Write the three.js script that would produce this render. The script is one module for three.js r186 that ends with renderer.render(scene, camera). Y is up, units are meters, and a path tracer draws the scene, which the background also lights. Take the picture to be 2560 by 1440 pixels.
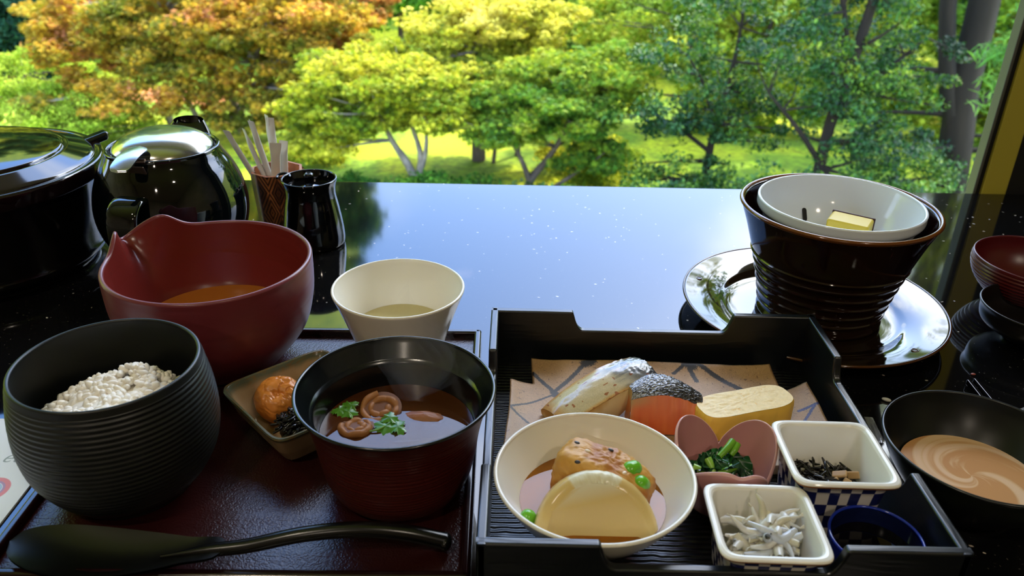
import * as THREE from 'three';
import { RoundedBoxGeometry } from 'three/addons/geometries/RoundedBoxGeometry.js';
import { mergeGeometries, mergeVertices } from 'three/addons/utils/BufferGeometryUtils.js';
import { RectAreaLightUniformsLib } from 'three/addons/lights/RectAreaLightUniformsLib.js';

// ---------------------------------------------------------------- camera, sky, sun, exposure
const scene = new THREE.Scene();
const renderer = new THREE.WebGLRenderer({ antialias: true });
renderer.toneMapping = THREE.LinearToneMapping;
renderer.toneMappingExposure = 1.25;
renderer.shadowMap.enabled = true;
RectAreaLightUniformsLib.init();

const FPX = 2027.1, PITCH = THREE.MathUtils.degToRad(26.913), ROLL = THREE.MathUtils.degToRad(1.25), EYE = 0.34;
const camera = new THREE.PerspectiveCamera(THREE.MathUtils.radToDeg(2 * Math.atan(720 / FPX)), 2560 / 1440, 0.02, 400);
{
  const fw = new THREE.Vector3(0, -Math.sin(PITCH), -Math.cos(PITCH));
  const rt = new THREE.Vector3(1, 0, 0), up = new THREE.Vector3().crossVectors(rt, fw);
  const r2 = rt.clone().multiplyScalar(Math.cos(ROLL)).addScaledVector(up, Math.sin(ROLL));
  const u2 = up.clone().multiplyScalar(Math.cos(ROLL)).addScaledVector(rt, -Math.sin(ROLL));
  camera.quaternion.setFromRotationMatrix(new THREE.Matrix4().makeBasis(r2, u2, fw.clone().negate()));
  camera.position.set(0, EYE, 0);
}
camera.focus = 0.58;
camera.userData.fStop = 12;
scene.add(camera);

const SUN_AZ = THREE.MathUtils.degToRad(48), SUN_EL = THREE.MathUtils.degToRad(52);
const SUN = new THREE.Vector3(Math.sin(SUN_AZ) * Math.cos(SUN_EL), Math.sin(SUN_EL), -Math.cos(SUN_AZ) * Math.cos(SUN_EL));
const sun = new THREE.DirectionalLight(new THREE.Color().setRGB(1, 0.93, 0.78), 6.6);
sun.position.copy(SUN).multiplyScalar(80).add(new THREE.Vector3(0, -3, -25));
sun.target.position.set(0, -3, -25);
sun.castShadow = true;
sun.shadow.mapSize.set(4096, 4096);
Object.assign(sun.shadow.camera, { left: -60, right: 60, top: 60, bottom: -60, near: 1, far: 200 });
scene.add(sun, sun.target);

// ---- noise
function mulberry(a) { return function () { a |= 0; a = a + 0x6D2B79F5 | 0; let t = Math.imul(a ^ a >>> 15, 1 | a); t = t + Math.imul(t ^ t >>> 7, 61 | t) ^ t; return ((t ^ t >>> 14) >>> 0) / 4294967296; }; }
function hash3(x, y, z) { let h = Math.imul(x, 374761393) ^ Math.imul(y, 668265263) ^ Math.imul(z, 2147483647 ^ 1274126177); h = Math.imul(h ^ (h >>> 13), 1274126177); h ^= h >>> 16; return (h >>> 0) / 4294967296; }
function vnoise(x, y, z = 0) {
  const xi = Math.floor(x), yi = Math.floor(y), zi = Math.floor(z);
  let fx = x - xi, fy = y - yi, fz = z - zi;
  fx = fx * fx * (3 - 2 * fx); fy = fy * fy * (3 - 2 * fy); fz = fz * fz * (3 - 2 * fz);
  let s = 0;
  for (let k = 0; k < 8; k++) {
    const a = k & 1, b = k >> 1 & 1, c = k >> 2 & 1;
    s += hash3(xi + a, yi + b, zi + c) * (a ? fx : 1 - fx) * (b ? fy : 1 - fy) * (c ? fz : 1 - fz);
  }
  return s;
}
function fbm(x, y, z = 0, o = 4) { let s = 0, a = 0.5, t = 0; for (let i = 0; i < o; i++) { s += a * vnoise(x, y, z); t += a; x = x * 2.03 + 17.1; y = y * 2.03 + 5.3; z = z * 2.03 + 9.7; a *= 0.5; } return s / t; }
const sstep = (a, b, x) => { x = Math.min(1, Math.max(0, (x - a) / (b - a))); return x * x * (3 - 2 * x); };
const mix = (a, b, t) => a + (b - a) * t;
const mix3 = (a, b, t) => [mix(a[0], b[0], t), mix(a[1], b[1], t), mix(a[2], b[2], t)];
function lin(hex) { const c = new THREE.Color(hex); return [c.r, c.g, c.b]; }

{ // sky: blue air that pales towards the horizon and towards the sun, with scattered cloud
  const W = 1024, H = 512, data = new Float32Array(W * H * 4);
  for (let j = 0; j < H; j++) {
    const el = ((j + 0.5) / H - 0.5) * Math.PI;
    for (let i = 0; i < W; i++) {
      const az = ((i + 0.5) / W - 0.5) * 2 * Math.PI;
      const x = Math.cos(el) * Math.cos(az), y = Math.sin(el), z = Math.cos(el) * Math.sin(az);
      const yy = Math.max(y, 0.0);
      let c = mix3([1.15, 1.55, 2.1], [0.34, 0.85, 2.1], sstep(0, 0.5, yy));
      const cs = Math.max(0, x * SUN.x + y * SUN.y + z * SUN.z);
      const glow = 1.9 * Math.pow(cs, 4) + 6.0 * Math.pow(cs, 14);
      c = [c[0] + glow, c[1] + glow * 0.97, c[2] + glow * 0.85];
      const k = 1.6 / (yy + 0.22);
      const d = fbm(x * k + 3.1, z * k + 8.2, 0.5, 6);
      const cl = sstep(0.47, 0.72, d) * sstep(0.0, 0.12, y) * 0.75;
      c = mix3(c, [2.5 + glow, 2.6 + glow, 2.75 + glow], cl);
      const o = (j * W + i) * 4;
      data[o] = c[0]; data[o + 1] = c[1]; data[o + 2] = c[2]; data[o + 3] = 1;
    }
  }
  const sky = new THREE.DataTexture(data, W, H, THREE.RGBAFormat, THREE.FloatType);
  sky.mapping = THREE.EquirectangularReflectionMapping;
  sky.magFilter = sky.minFilter = THREE.LinearFilter; sky.wrapS = THREE.RepeatWrapping; sky.needsUpdate = true;
  scene.background = sky; scene.environment = sky;
}
scene.backgroundIntensity = 2.0;
scene.environmentIntensity = 2.0;

// ---------------------------------------------------------------- helpers
const names = new Map();
function numbered(n) { const k = names.get(n) || 0; names.set(n, k + 1); return k ? n + '_' + String(k).padStart(3, '0') : n; }
function tag(o, label, category, group, kind) { o.userData.label = label; if (category) o.userData.category = category; if (group) o.userData.group = group; if (kind) o.userData.kind = kind; return o; }
function obj(name, geo, mat, parent = scene, pos) {
  const g = Array.isArray(geo) ? (geo.length > 1 ? mergeGeometries(geo.map((q) => { const n = q.index ? q.toNonIndexed() : q; for (const a of Object.keys(n.attributes)) if (!['position', 'normal', 'uv', 'color'].includes(a)) n.deleteAttribute(a); if (!n.attributes.uv) n.setAttribute('uv', new THREE.BufferAttribute(new Float32Array(n.attributes.position.count * 2), 2)); return n; })) : geo[0]) : geo;
  const m = new THREE.Mesh(g, mat);
  m.name = parent === scene ? numbered(name) : name;
  m.castShadow = m.receiveShadow = true;
  if (pos) m.position.set(...pos);
  parent.add(m);
  return m;
}
function thing(name, label, category, [x, y, z] = [0, 0, 0], turn = 0, group) {
  const o = new THREE.Group(); o.name = numbered(name); scene.add(o);
  o.position.set(x, y, z); o.rotation.y = turn; tag(o, label, category, group);
  return o;
}
function struct(name, geo, mat, pos) { const m = obj(name, geo, mat, scene, pos); m.userData.kind = 'structure'; return m; }
function copy(o, label) { const c = o.clone(); c.name = numbered(o.name.replace(/_\d{3}$/, '')); if (label) c.userData.label = label; scene.add(c); return c; }
function std(hex, rough = 0.5, extra = {}) { return new THREE.MeshPhysicalMaterial({ color: hex, roughness: rough, ...extra }); }
function spl(pts, n = 8) {          // smooth profile through points
  const c = new THREE.CatmullRomCurve3(pts.map((p) => new THREE.Vector3(p[0], p[1], 0)), false, 'centripetal');
  return c.getPoints((pts.length - 1) * n).map((p) => [Math.max(p.x, 0), p.y]);
}
function lathe(pts, seg = 96) { return new THREE.LatheGeometry(pts.map((p) => new THREE.Vector2(Math.max(p[0], 0), p[1])), seg); }
function lip(rOut, rIn, y, n = 8) { const c = (rOut + rIn) / 2, h = (rOut - rIn) / 2, a = []; for (let i = 0; i <= n; i++) { const t = Math.PI * i / n; a.push([c + h * Math.cos(t), y + h * Math.sin(t) - h]); } return a; }
function tube(pts, rad, seg = 24, rs = 8, closed = false) {   // rad: number or function of 0..1
  const cv = new THREE.CatmullRomCurve3(pts.map((p) => new THREE.Vector3(...p)), closed, 'centripetal');
  const g = new THREE.TubeGeometry(cv, seg, 1, rs, closed), P = g.attributes.position, N = g.attributes.normal;
  for (let i = 0; i <= seg; i++) {
    const c = cv.getPointAt(closed && i === seg ? 0 : i / seg), r = typeof rad === 'function' ? rad(i / seg) : rad;
    for (let j = 0; j <= rs; j++) { const k = i * (rs + 1) + j; P.setXYZ(k, c.x + N.getX(k) * r, c.y + N.getY(k) * r, c.z + N.getZ(k) * r); }
  }
  return g;
}
function grid(nu, nv, f, closeU = false) {   // f(u, v) -> [x, y, z]
  const pos = [], uv = [], idx = [];
  for (let j = 0; j <= nv; j++) for (let i = 0; i <= nu; i++) { pos.push(...f(i / nu, j / nv)); uv.push(i / nu, j / nv); }
  for (let j = 0; j < nv; j++) for (let i = 0; i < nu; i++) { const a = j * (nu + 1) + i, b = a + nu + 1; idx.push(a, a + 1, b, a + 1, b + 1, b); }
  const g = new THREE.BufferGeometry();
  g.setAttribute('position', new THREE.Float32BufferAttribute(pos, 3)); g.setAttribute('uv', new THREE.Float32BufferAttribute(uv, 2)); g.setIndex(idx);
  g.computeVertexNormals();
  if (closeU) { const N = g.attributes.normal; for (let j = 0; j <= nv; j++) { const a = j * (nu + 1), b = a + nu; const v = new THREE.Vector3(N.getX(a) + N.getX(b), N.getY(a) + N.getY(b), N.getZ(a) + N.getZ(b)).normalize(); N.setXYZ(a, v.x, v.y, v.z); N.setXYZ(b, v.x, v.y, v.z); } }
  return g;
}
function rbox(w, h, d, r = 0.002, seg = 2, p = [0, 0, 0], ry = 0) { const g = new RoundedBoxGeometry(w, h, d, seg, r); if (ry) g.rotateY(ry); g.translate(...p); return g; }
function displaced(g0, f) { const g = g0.clone(); g.deleteAttribute('normal'); g.deleteAttribute('uv'); const q = mergeVertices(g, 1e-6), P = q.attributes.position, v = new THREE.Vector3(); for (let i = 0; i < P.count; i++) { v.fromBufferAttribute(P, i); f(v); P.setXYZ(i, v.x, v.y, v.z); } q.computeVertexNormals(); return q; }
function tint(g, f) { const P = g.attributes.position, c = new Float32Array(P.count * 3); for (let i = 0; i < P.count; i++) c.set(f(P.getX(i), P.getY(i), P.getZ(i), i), i * 3); g.setAttribute('color', new THREE.BufferAttribute(c, 3)); return g; }
function tex(w, h, f, srgb = true, rep) {   // f(u, v) -> [r, g, b] 0..255 or a number
  const d = new Uint8Array(w * h * 4);
  for (let j = 0; j < h; j++) for (let i = 0; i < w; i++) { const c = f((i + 0.5) / w, (j + 0.5) / h, i, j), o = (j * w + i) * 4; if (typeof c === 'number') d[o] = d[o + 1] = d[o + 2] = c; else { d[o] = c[0]; d[o + 1] = c[1]; d[o + 2] = c[2]; } d[o + 3] = 255; }
  const t = new THREE.DataTexture(d, w, h); t.wrapS = t.wrapT = THREE.RepeatWrapping; t.magFilter = THREE.LinearFilter; t.minFilter = THREE.LinearMipmapLinearFilter; t.generateMipmaps = true;
  if (srgb) t.colorSpace = THREE.SRGBColorSpace; if (rep) t.repeat.set(...rep); t.needsUpdate = true; return t;
}
const tn = (u, v, k, z, o = 3) => {   // tileable noise in u, v
  const A = fbm(u * k, v * k, z, o), B = fbm((u - 1) * k, v * k, z, o), C = fbm(u * k, (v - 1) * k, z, o), D = fbm((u - 1) * k, (v - 1) * k, z, o);
  return mix(mix(A, B, sstep(0.7, 1, u)), mix(C, D, sstep(0.7, 1, u)), sstep(0.7, 1, v));
};
function uvPlanar(g, s = 1, ax = 'xz') { const P = g.attributes.position, u = new Float32Array(P.count * 2); for (let i = 0; i < P.count; i++) { u[i * 2] = (ax[0] === 'x' ? P.getX(i) : P.getZ(i)) * s; u[i * 2 + 1] = (ax[1] === 'z' ? P.getZ(i) : P.getY(i)) * s; } g.setAttribute('uv', new THREE.BufferAttribute(u, 2)); return g; }

// ---------------------------------------------------------------- the room
const M = {};
{
  const wallTex = tex(256, 256, (u, v) => { const n = tn(u, v, 6, 2), l = tn(u, v, 40, 5, 2); const k = 0.75 + 0.35 * n + 0.15 * l; return [200 * k, 190 * k, 172 * k]; });
  wallTex.repeat.set(1.5, 1.5);
  M.wall = new THREE.MeshStandardMaterial({ map: wallTex, roughness: 0.8 });
  M.ceiling = std('#d6ccb8', 0.9);
  M.floor = std('#8a6a4a', 0.6);
  M.blackPanel = std('#070707', 0.7);
  M.olive = std('#b3a63a', 0.55);
  M.greyMetal = std('#55554e', 0.5);
  M.gasket = std('#0a0a0a', 0.6);
}
// window opening x -2.3..0.572, y -0.72..1.6 in the wall z -1.12..-0.965
struct('floor', new THREE.BoxGeometry(5.2, 0.2, 5.6), M.floor, [0, -0.82, 1.68]);
struct('ceiling', new THREE.BoxGeometry(5.2, 0.16, 5.6), M.ceiling, [0, 1.98, 1.68]);
struct('eave', new THREE.BoxGeometry(8, 0.14, 0.95), std('#6a5a48', 0.85), [0, 1.99, -1.595]);
struct('wall_left', new THREE.BoxGeometry(0.16, 2.9, 5.6), M.wall, [-2.52, 0.61, 1.68]);
struct('wall_right', new THREE.BoxGeometry(0.16, 2.9, 5.6), M.wall, [2.52, 0.61, 1.68]);
struct('wall_back', new THREE.BoxGeometry(4.88, 2.62, 0.16), M.wall, [0, 0.59, 4.4]);
struct('wall_front', [
  new THREE.BoxGeometry(1.822, 2.62, 0.016).translate(1.529, 0.59, -0.98),
  new THREE.BoxGeometry(1.72, 2.62, 0.135).translate(1.58, 0.59, -1.0535),
  new THREE.BoxGeometry(0.14, 2.62, 0.155).translate(-2.37, 0.59, -1.0425),
  new THREE.BoxGeometry(2.92, 0.3, 0.155).translate(-0.84, 1.75, -1.0425)], M.blackPanel);
struct('wall_below', new THREE.BoxGeometry(5.2, 4.98, 0.2), M.wall, [0, -3.41, -1.02]);
{
  const fr = new THREE.Group(); fr.name = 'window_1'; fr.userData.kind = 'structure'; scene.add(fr);
  obj('frame_cover', rbox(0.031, 2.32, 0.02, 0.0015, 2, [0.6025, 0.44, -0.9785]), M.olive, fr);
  obj('gasket', new THREE.BoxGeometry(0.007, 2.32, 0.016).translate(0.5835, 0.44, -0.981), M.gasket, fr);
  obj('frame_edge', rbox(0.004, 2.32, 0.017, 0.001, 2, [0.578, 0.44, -0.977]), M.greyMetal, fr);
  obj('frame_edge', rbox(0.05, 2.32, 0.05, 0.001, 2, [-2.275, 0.44, -0.986]), M.olive, fr);
  obj('frame_edge', rbox(2.83, 0.05, 0.05, 0.001, 2, [-0.84, 1.575, -0.986]), M.olive, fr);
  obj('frame_edge', rbox(2.83, 0.05, 0.05, 0.001, 2, [-0.84, -0.695, -0.986]), M.olive, fr);
  const pane = new THREE.MeshPhysicalMaterial({ color: '#ffffff', roughness: 0.0, transmission: 1, thickness: 0, ior: 1.45, specularIntensity: 0.15, side: THREE.DoubleSide });
  obj('window_pane', new THREE.PlaneGeometry(2.83, 2.27).translate(-0.835, 0.44, -0.983), pane, fr);
}
// warm recessed ceiling lamps behind and above the diner
{
  const lampMat = new THREE.MeshStandardMaterial({ color: '#ffe2b0', emissive: new THREE.Color().setRGB(1, 0.62, 0.28), emissiveIntensity: 6 });
  const rim = std('#3a3128', 0.5);
  const spots = [[-0.7, 0.7], [0.9, 1.2], [-0.3, 2.6]];
  const lab = ['behind the diner, on the left', 'behind the diner, on the right', 'farthest from the window'];
  spots.forEach(([x, z], i) => {
    const t = thing('ceiling_lamp', 'small round warm ceiling lamp ' + lab[i], 'lamp', [x, 1.9, z]);
    obj('lamp_rim', new THREE.TorusGeometry(0.062, 0.008, 8, 32).rotateX(Math.PI / 2), rim, t, [0, -0.004, 0]);
    obj('lamp_glass', new THREE.CylinderGeometry(0.055, 0.055, 0.01, 32), lampMat, t, [0, -0.006, 0]);
    const L = new THREE.RectAreaLight(new THREE.Color().setRGB(1, 0.86, 0.7), 250, 0.1, 0.1);
    L.position.set(0, -0.016, 0); L.lookAt(0, -1, 0); L.rotation.set(-Math.PI / 2, 0, 0);
    t.add(L);
  });
}
// ---------------------------------------------------------------- the garden
const GY = -5.7;
function groundY(x, z) {
  const d = Math.hypot(x, z), az = Math.atan2(x, -z);
  const left = sstep(-0.15, -0.23, az), right = sstep(0.3, 0.55, az);
  const k = 0.1 + 0.72 * left + 0.25 * right;
  return GY + Math.max(0, d - 30) * k * sstep(30, 44, d) + 0.5 * (fbm(x * 0.16, z * 0.16, 3, 3) - 0.5) * sstep(6, 14, d);
}
{
  const grassTex = tex(512, 512, (u, v) => { const n = tn(u, v, 5, 1, 4), m = tn(u, v, 60, 7, 2); const k = 0.72 + 0.55 * m; const c = mix3([104, 132, 14], [160, 166, 12], sstep(0.35, 0.65, n)); return [Math.min(255, c[0] * k), Math.min(255, c[1] * k), Math.min(255, c[2] * k)]; });
  const g = grid(110, 110, (u, v) => {
    const az = mix(-1.25, 1.25, u), d = mix(2.5, 125, Math.pow(v, 1.7)), x = Math.sin(az) * d, z = -1.2 - Math.cos(az) * d;
    return [x, groundY(x, z), z];
  });
  uvPlanar(g, 1 / 6);
  struct('ground', g, new THREE.MeshStandardMaterial({ map: grassTex, roughness: 0.95, side: THREE.DoubleSide }));
  const soil = tex(256, 256, (u, v) => { const k = 0.75 + 0.5 * tn(u, v, 14, 4, 4); return [206 * k, 128 * k, 78 * k]; });
  const pg = grid(40, 6, (u, v) => { const x = mix(-17, -3.5, u), z = -24.6 + 0.12 * (x + 10) + mix(-1.0, 1.0, v) * (0.8 + 0.4 * vnoise(x * 0.7, 2)); return [x, groundY(x, z) + 0.035 - 0.05 * Math.pow(2 * v - 1, 4), z]; });
  struct('path', uvPlanar(pg, 0.5), new THREE.MeshStandardMaterial({ map: soil, roughness: 1, side: THREE.DoubleSide }));
}
// leaves of unit size
function fan(pts, cup) { // polygon in xz around a raised or sunk middle
  const p = [0, 0, 0], idx = [], n = pts.length;
  pts.forEach(([x, z]) => p.push(x, cup * (x * x + z * z) * 2, z));
  for (let i = 0; i < n; i++) idx.push(0, 1 + i, 1 + (i + 1) % n);
  const g = new THREE.BufferGeometry(); g.setAttribute('position', new THREE.Float32BufferAttribute(p, 3)); g.setIndex(idx); g.computeVertexNormals(); return g;
}
const leafMaple = (() => { const q = []; for (let i = 0; i < 14; i++) { const a = i / 14 * 2 * Math.PI; q.push([Math.cos(a) * (i % 2 ? 0.2 : 0.55), Math.sin(a) * (i % 2 ? 0.2 : 0.55)]); } return fan(q, -0.35); })();
const leafOval = fan([[0.5, 0], [0.2, 0.24], [-0.25, 0.2], [-0.5, 0], [-0.25, -0.2], [0.2, -0.24]], 0.4);
const leafLong = fan([[0.6, 0], [0.1, 0.075], [-0.6, 0], [0.1, -0.075]], -0.3);
function leafMat(rough, spec = 0.5) { return new THREE.MeshPhysicalMaterial({ color: '#ffffff', roughness: rough, transmission: 0.42, thickness: 0, specularIntensity: spec, side: THREE.DoubleSide }); }
const LM = { matte: leafMat(0.9, 0.2), gloss: leafMat(0.5, 0.5) };
const barkTex = tex(128, 256, (u, v) => { const k = 0.55 + 0.8 * tn(u, v, 9, 3, 4); return [98 * k, 84 * k, 68 * k]; });
const barkMat = new THREE.MeshStandardMaterial({ map: barkTex, roughness: 0.95 });
const barkDark = new THREE.MeshStandardMaterial({ map: barkTex, color: '#7a7068', roughness: 0.95 });
const barkPale = new THREE.MeshStandardMaterial({ map: tex(128, 256, (u, v) => { const k = 0.55 + 0.8 * tn(u, v, 9, 8, 4); return [150 * k, 138 * k, 118 * k]; }), roughness: 0.95 });

function foliage(parent, clusters, geo, mat, size, colours, rnd, flat = 0.5) {
  const M4 = new THREE.Matrix4(), q = new THREE.Quaternion(), e = new THREE.Euler(), s = new THREE.Vector3(), p = new THREE.Vector3(), c = new THREE.Color();
  const total = clusters.reduce((a, k) => a + k.n, 0);
  const im = new THREE.InstancedMesh(geo, mat, total); im.name = 'foliage'; im.userData.kind = 'stuff'; im.castShadow = im.receiveShadow = true;
  let n = 0;
  for (const k of clusters) for (let i = 0; i < k.n; i++) {
    let x, y, z; do { x = rnd() * 2 - 1; y = rnd() * 2 - 1; z = rnd() * 2 - 1; } while (x * x + y * y + z * z > 1);
    const f = Math.pow(rnd(), 0.15);
    p.set(k.p[0] + x * k.r * f, k.p[1] + y * k.r * flat * f, k.p[2] + z * k.r * f);
    e.set((rnd() - 0.5) * 2.0, rnd() * 6.283, (rnd() - 0.5) * 2.0); q.setFromEuler(e);
    const d = size * (0.6 + 0.8 * rnd()); s.set(d, d, d);
    im.setMatrixAt(n, M4.compose(p, q, s));
    const col = colours(p.x, p.y, p.z, rnd, k); c.setRGB(col[0], col[1], col[2]); im.setColorAt(n, c); n++;
  }
  parent.add(im); return im;
}
// a tree: trunks are paths of [x, y, z, radius]; crowns are ellipsoids [x, y, z, rx, ry, rz, clusters]
function tree(name, label, category, [bx, bz], o) {
  const rnd = mulberry(o.seed), by = groundY(bx, bz);
  const t = thing(name, label, category, [bx, by - 0.05, bz], 0, o.group);
  const parts = [], nodes = [];
  for (const tr of o.trunks) {
    const pts = tr.map((q) => [q[0], q[1], q[2]]);
    parts.push(tube(pts, (u) => { const f = u * (tr.length - 1), i = Math.min(tr.length - 2, Math.floor(f)); return mix(tr[i][3], tr[i + 1][3], f - i); }, 14, 7));
    tr.forEach((q, i) => { if (i || tr.length < 3) nodes.push(q); });
    for (let i = 1; i < tr.length; i++) nodes.push([0, 1, 2, 3].map((k) => (tr[i][k] + tr[i - 1][k]) / 2));
  }
  const clusters = [];
  for (const [cx, cy, cz, rx, ry, rz, n0, per] of o.crowns) for (let i = 0, n = Math.round(n0 * (o.mul || 1)); i < n; i++) {
    const a = rnd() * 6.283, h = rnd() * 2 - 1, rr = Math.sqrt(1 - h * h), f = Math.pow(rnd(), 0.4);
    const p = [cx + Math.cos(a) * rr * rx * f * 1.06, cy + h * ry * f * (1 + 0.25 * (rnd() - 0.3)), cz + Math.sin(a) * rr * rz * f];
    clusters.push({ p, r: o.cluster * (0.7 + 0.6 * rnd()), n: Math.round((per || o.per) * (0.35 + 1.2 * rnd())), t: rnd() });
    let best = null, bd = 1e9;
    for (const q of nodes) { const d = (q[0] - p[0]) ** 2 + (q[2] - p[2]) ** 2 + ((q[1] - p[1]) * (q[1] > p[1] ? 2.2 : 1)) ** 2; if (d < bd) { bd = d; best = q; } }
    if (best && i % (o.skip || 1) === 0) {
      const m = [mix(best[0], p[0], 0.5) + (rnd() - 0.5) * 0.25, mix(best[1], p[1], 0.42), mix(best[2], p[2], 0.5) + (rnd() - 0.5) * 0.25];
      const r0 = Math.min(best[3] * 0.6, 0.035 + 0.012 * Math.sqrt(bd));
      parts.push(tube([[best[0], best[1], best[2]], m, p], (u) => r0 * (1 - u) + 0.006, 6, 5));
    }
  }
  if (parts.length) obj('trunk', parts, o.bark || barkMat, t);
  foliage(t, clusters, o.leaf, o.mat, o.size, o.colours, rnd, o.flat);
  return t;
}
const pick = (pal, w) => (x, y, z, rnd, k) => { const n = 0.55 * fbm(x * 0.9 + 7, y * 1.2, z * 0.9, 2) + 0.25 * k.t + 0.3 * rnd(); const f = Math.min(0.999, Math.max(0, (n - 0.3) / 0.55)) * (pal.length - 1), i = Math.floor(f); const c = mix3(pal[i], pal[i + 1], f - i), b = 0.55 + 0.55 * rnd(); return [c[0] * b, c[1] * b, c[2] * b * 0.8]; };
const PAL = {
  autumn: ['#737c1e', '#8e8c26', '#a8982c', '#c0a230', '#d6aa30', '#e2ae34', '#dc9440', '#c8825a'].map(lin),
  lime: ['#6b881c', '#93a424', '#b4b62a', '#d0c836', '#e6d84a'].map(lin),
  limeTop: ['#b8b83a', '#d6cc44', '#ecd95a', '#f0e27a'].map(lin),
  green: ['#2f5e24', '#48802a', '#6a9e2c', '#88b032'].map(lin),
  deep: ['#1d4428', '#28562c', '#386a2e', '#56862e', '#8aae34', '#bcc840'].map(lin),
  bush: ['#8fae2a', '#a8c23a', '#c2d24c', '#d2da62'].map(lin),
  forest: ['#2c5230', '#3c6a34', '#54803a', '#7c9a40'].map(lin),
  bamboo: ['#5f9a40', '#7fae4c', '#9cc05c'].map(lin),
  rust: ['#a06030', '#c07838', '#d08a40', '#9a8430'].map(lin),
};
const colPick = {}; for (const k in PAL) colPick[k] = pick(PAL[k]);

// orange and olive maple on the left
tree('maple_tree', 'broad maple with orange and olive autumn leaves, left of the lime green maples', 'tree', [-7.2, -20.6], {
  seed: 11, leaf: leafMaple, mat: LM.matte, size: 0.14, flat: 0.42, cluster: 0.42, per: 95, mul: 2.4, skip: 3, bark: barkPale,
  trunks: [[[0, 0, 0, 0.16], [-0.1, 0.9, 0, 0.13], [-0.5, 1.9, 0.1, 0.09], [-1.4, 3.0, 0.1, 0.05]], [[0, 0.3, 0, 0.12], [0.4, 1.3, 0.1, 0.09], [0.8, 2.4, -0.2, 0.06], [1.1, 3.4, -0.2, 0.03]], [[-1.5, 0, 0.3, 0.1], [-1.9, 1.3, 0.3, 0.08], [-2.4, 2.4, 0.2, 0.05], [-2.9, 3.2, 0.1, 0.03]], [[-0.7, 0, 0.4, 0.08], [-1.1, 1.1, 0.4, 0.06], [-1.7, 2.2, 0.3, 0.04]]],
  crowns: [[0.4, 3.1, 0, 3.2, 1.2, 1.8, 110], [-3.0, 2.6, 0.2, 2.0, 1.0, 1.5, 50], [2.4, 1.9, 0.2, 1.5, 1.0, 1.3, 44], [-2.6, 1.3, 1.4, 2.0, 0.4, 0.8, 16], [1.2, 1.0, 0.9, 2.0, 0.6, 0.8, 26], [-0.5, 1.9, 0.6, 1.6, 0.5, 0.8, 16]],
  colours: colPick.autumn,
});
tree('rust_tree', 'small rust red tree beside the right edge of the orange maple', 'tree', [-5.6, -25.5], {
  seed: 12, leaf: leafMaple, mat: LM.matte, size: 0.16, flat: 0.5, cluster: 0.55, per: 190, bark: barkMat,
  trunks: [[[0, 0, 0, 0.12], [0.1, 1.2, 0, 0.09], [0.3, 2.6, 0, 0.05]]], crowns: [[0.2, 2.7, 0, 1.5, 1.1, 1.1, 30]], colours: colPick.rust,
});
// lime green maples in the middle
tree('maple_tree', 'lime green maple with pale slanting trunks, right of the packet holder', 'tree', [-2.2, -17.0], {
  seed: 21, leaf: leafMaple, mat: LM.matte, size: 0.115, flat: 0.42, cluster: 0.33, per: 95, mul: 2.3, skip: 3, bark: barkPale,
  trunks: [[[0.05, 0, 0, 0.1], [-0.15, 0.45, 0, 0.085], [-0.45, 1.0, 0.1, 0.06], [-0.7, 1.6, 0.1, 0.04]], [[0.05, 0, 0, 0.08], [0.15, 0.6, 0, 0.065], [0.0, 1.2, -0.05, 0.05], [-0.25, 1.9, -0.1, 0.03]], [[0.12, 0.2, 0, 0.06], [0.28, 0.8, 0.1, 0.05], [0.3, 1.6, 0.1, 0.03]]],
  crowns: [[-0.6, 2.3, -0.2, 1.9, 0.6, 1.3, 52], [-1.4, 1.65, 0.1, 1.4, 0.5, 1.0, 34], [0.8, 1.8, 0.2, 1.1, 0.5, 1.0, 24], [-2.0, 1.1, 0.5, 0.8, 0.25, 0.6, 9]], colours: colPick.lime,
});
tree('maple_tree', 'lime maple with bright yellow top and one dark upright trunk, centre of the garden', 'tree', [-0.85, -18.4], {
  seed: 22, leaf: leafMaple, mat: LM.matte, size: 0.125, flat: 0.42, cluster: 0.35, per: 95, mul: 2.3, skip: 3, bark: barkMat,
  trunks: [[[0, 0, 0, 0.17], [0, 0.9, 0, 0.15], [0.1, 1.6, 0, 0.1], [0.2, 2.6, 0, 0.05]], [[0.35, 0, 0.2, 0.05], [0.42, 0.8, 0.2, 0.045], [0.5, 1.6, 0.1, 0.03]], [[0.9, 0, -0.3, 0.07], [0.95, 0.9, -0.3, 0.06], [0.9, 1.8, -0.2, 0.04]]],
  crowns: [[-0.1, 2.35, 0, 2.2, 0.75, 1.4, 64], [0.4, 3.15, -0.3, 1.9, 0.5, 1.1, 44], [0.2, 1.5, 0.3, 1.6, 0.3, 0.8, 18]], colours: (x, y, z, r, k) => (y > 2.75 + 0.6 * k.t ? colPick.limeTop : colPick.lime)(x, y, z, r, k),
});
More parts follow.
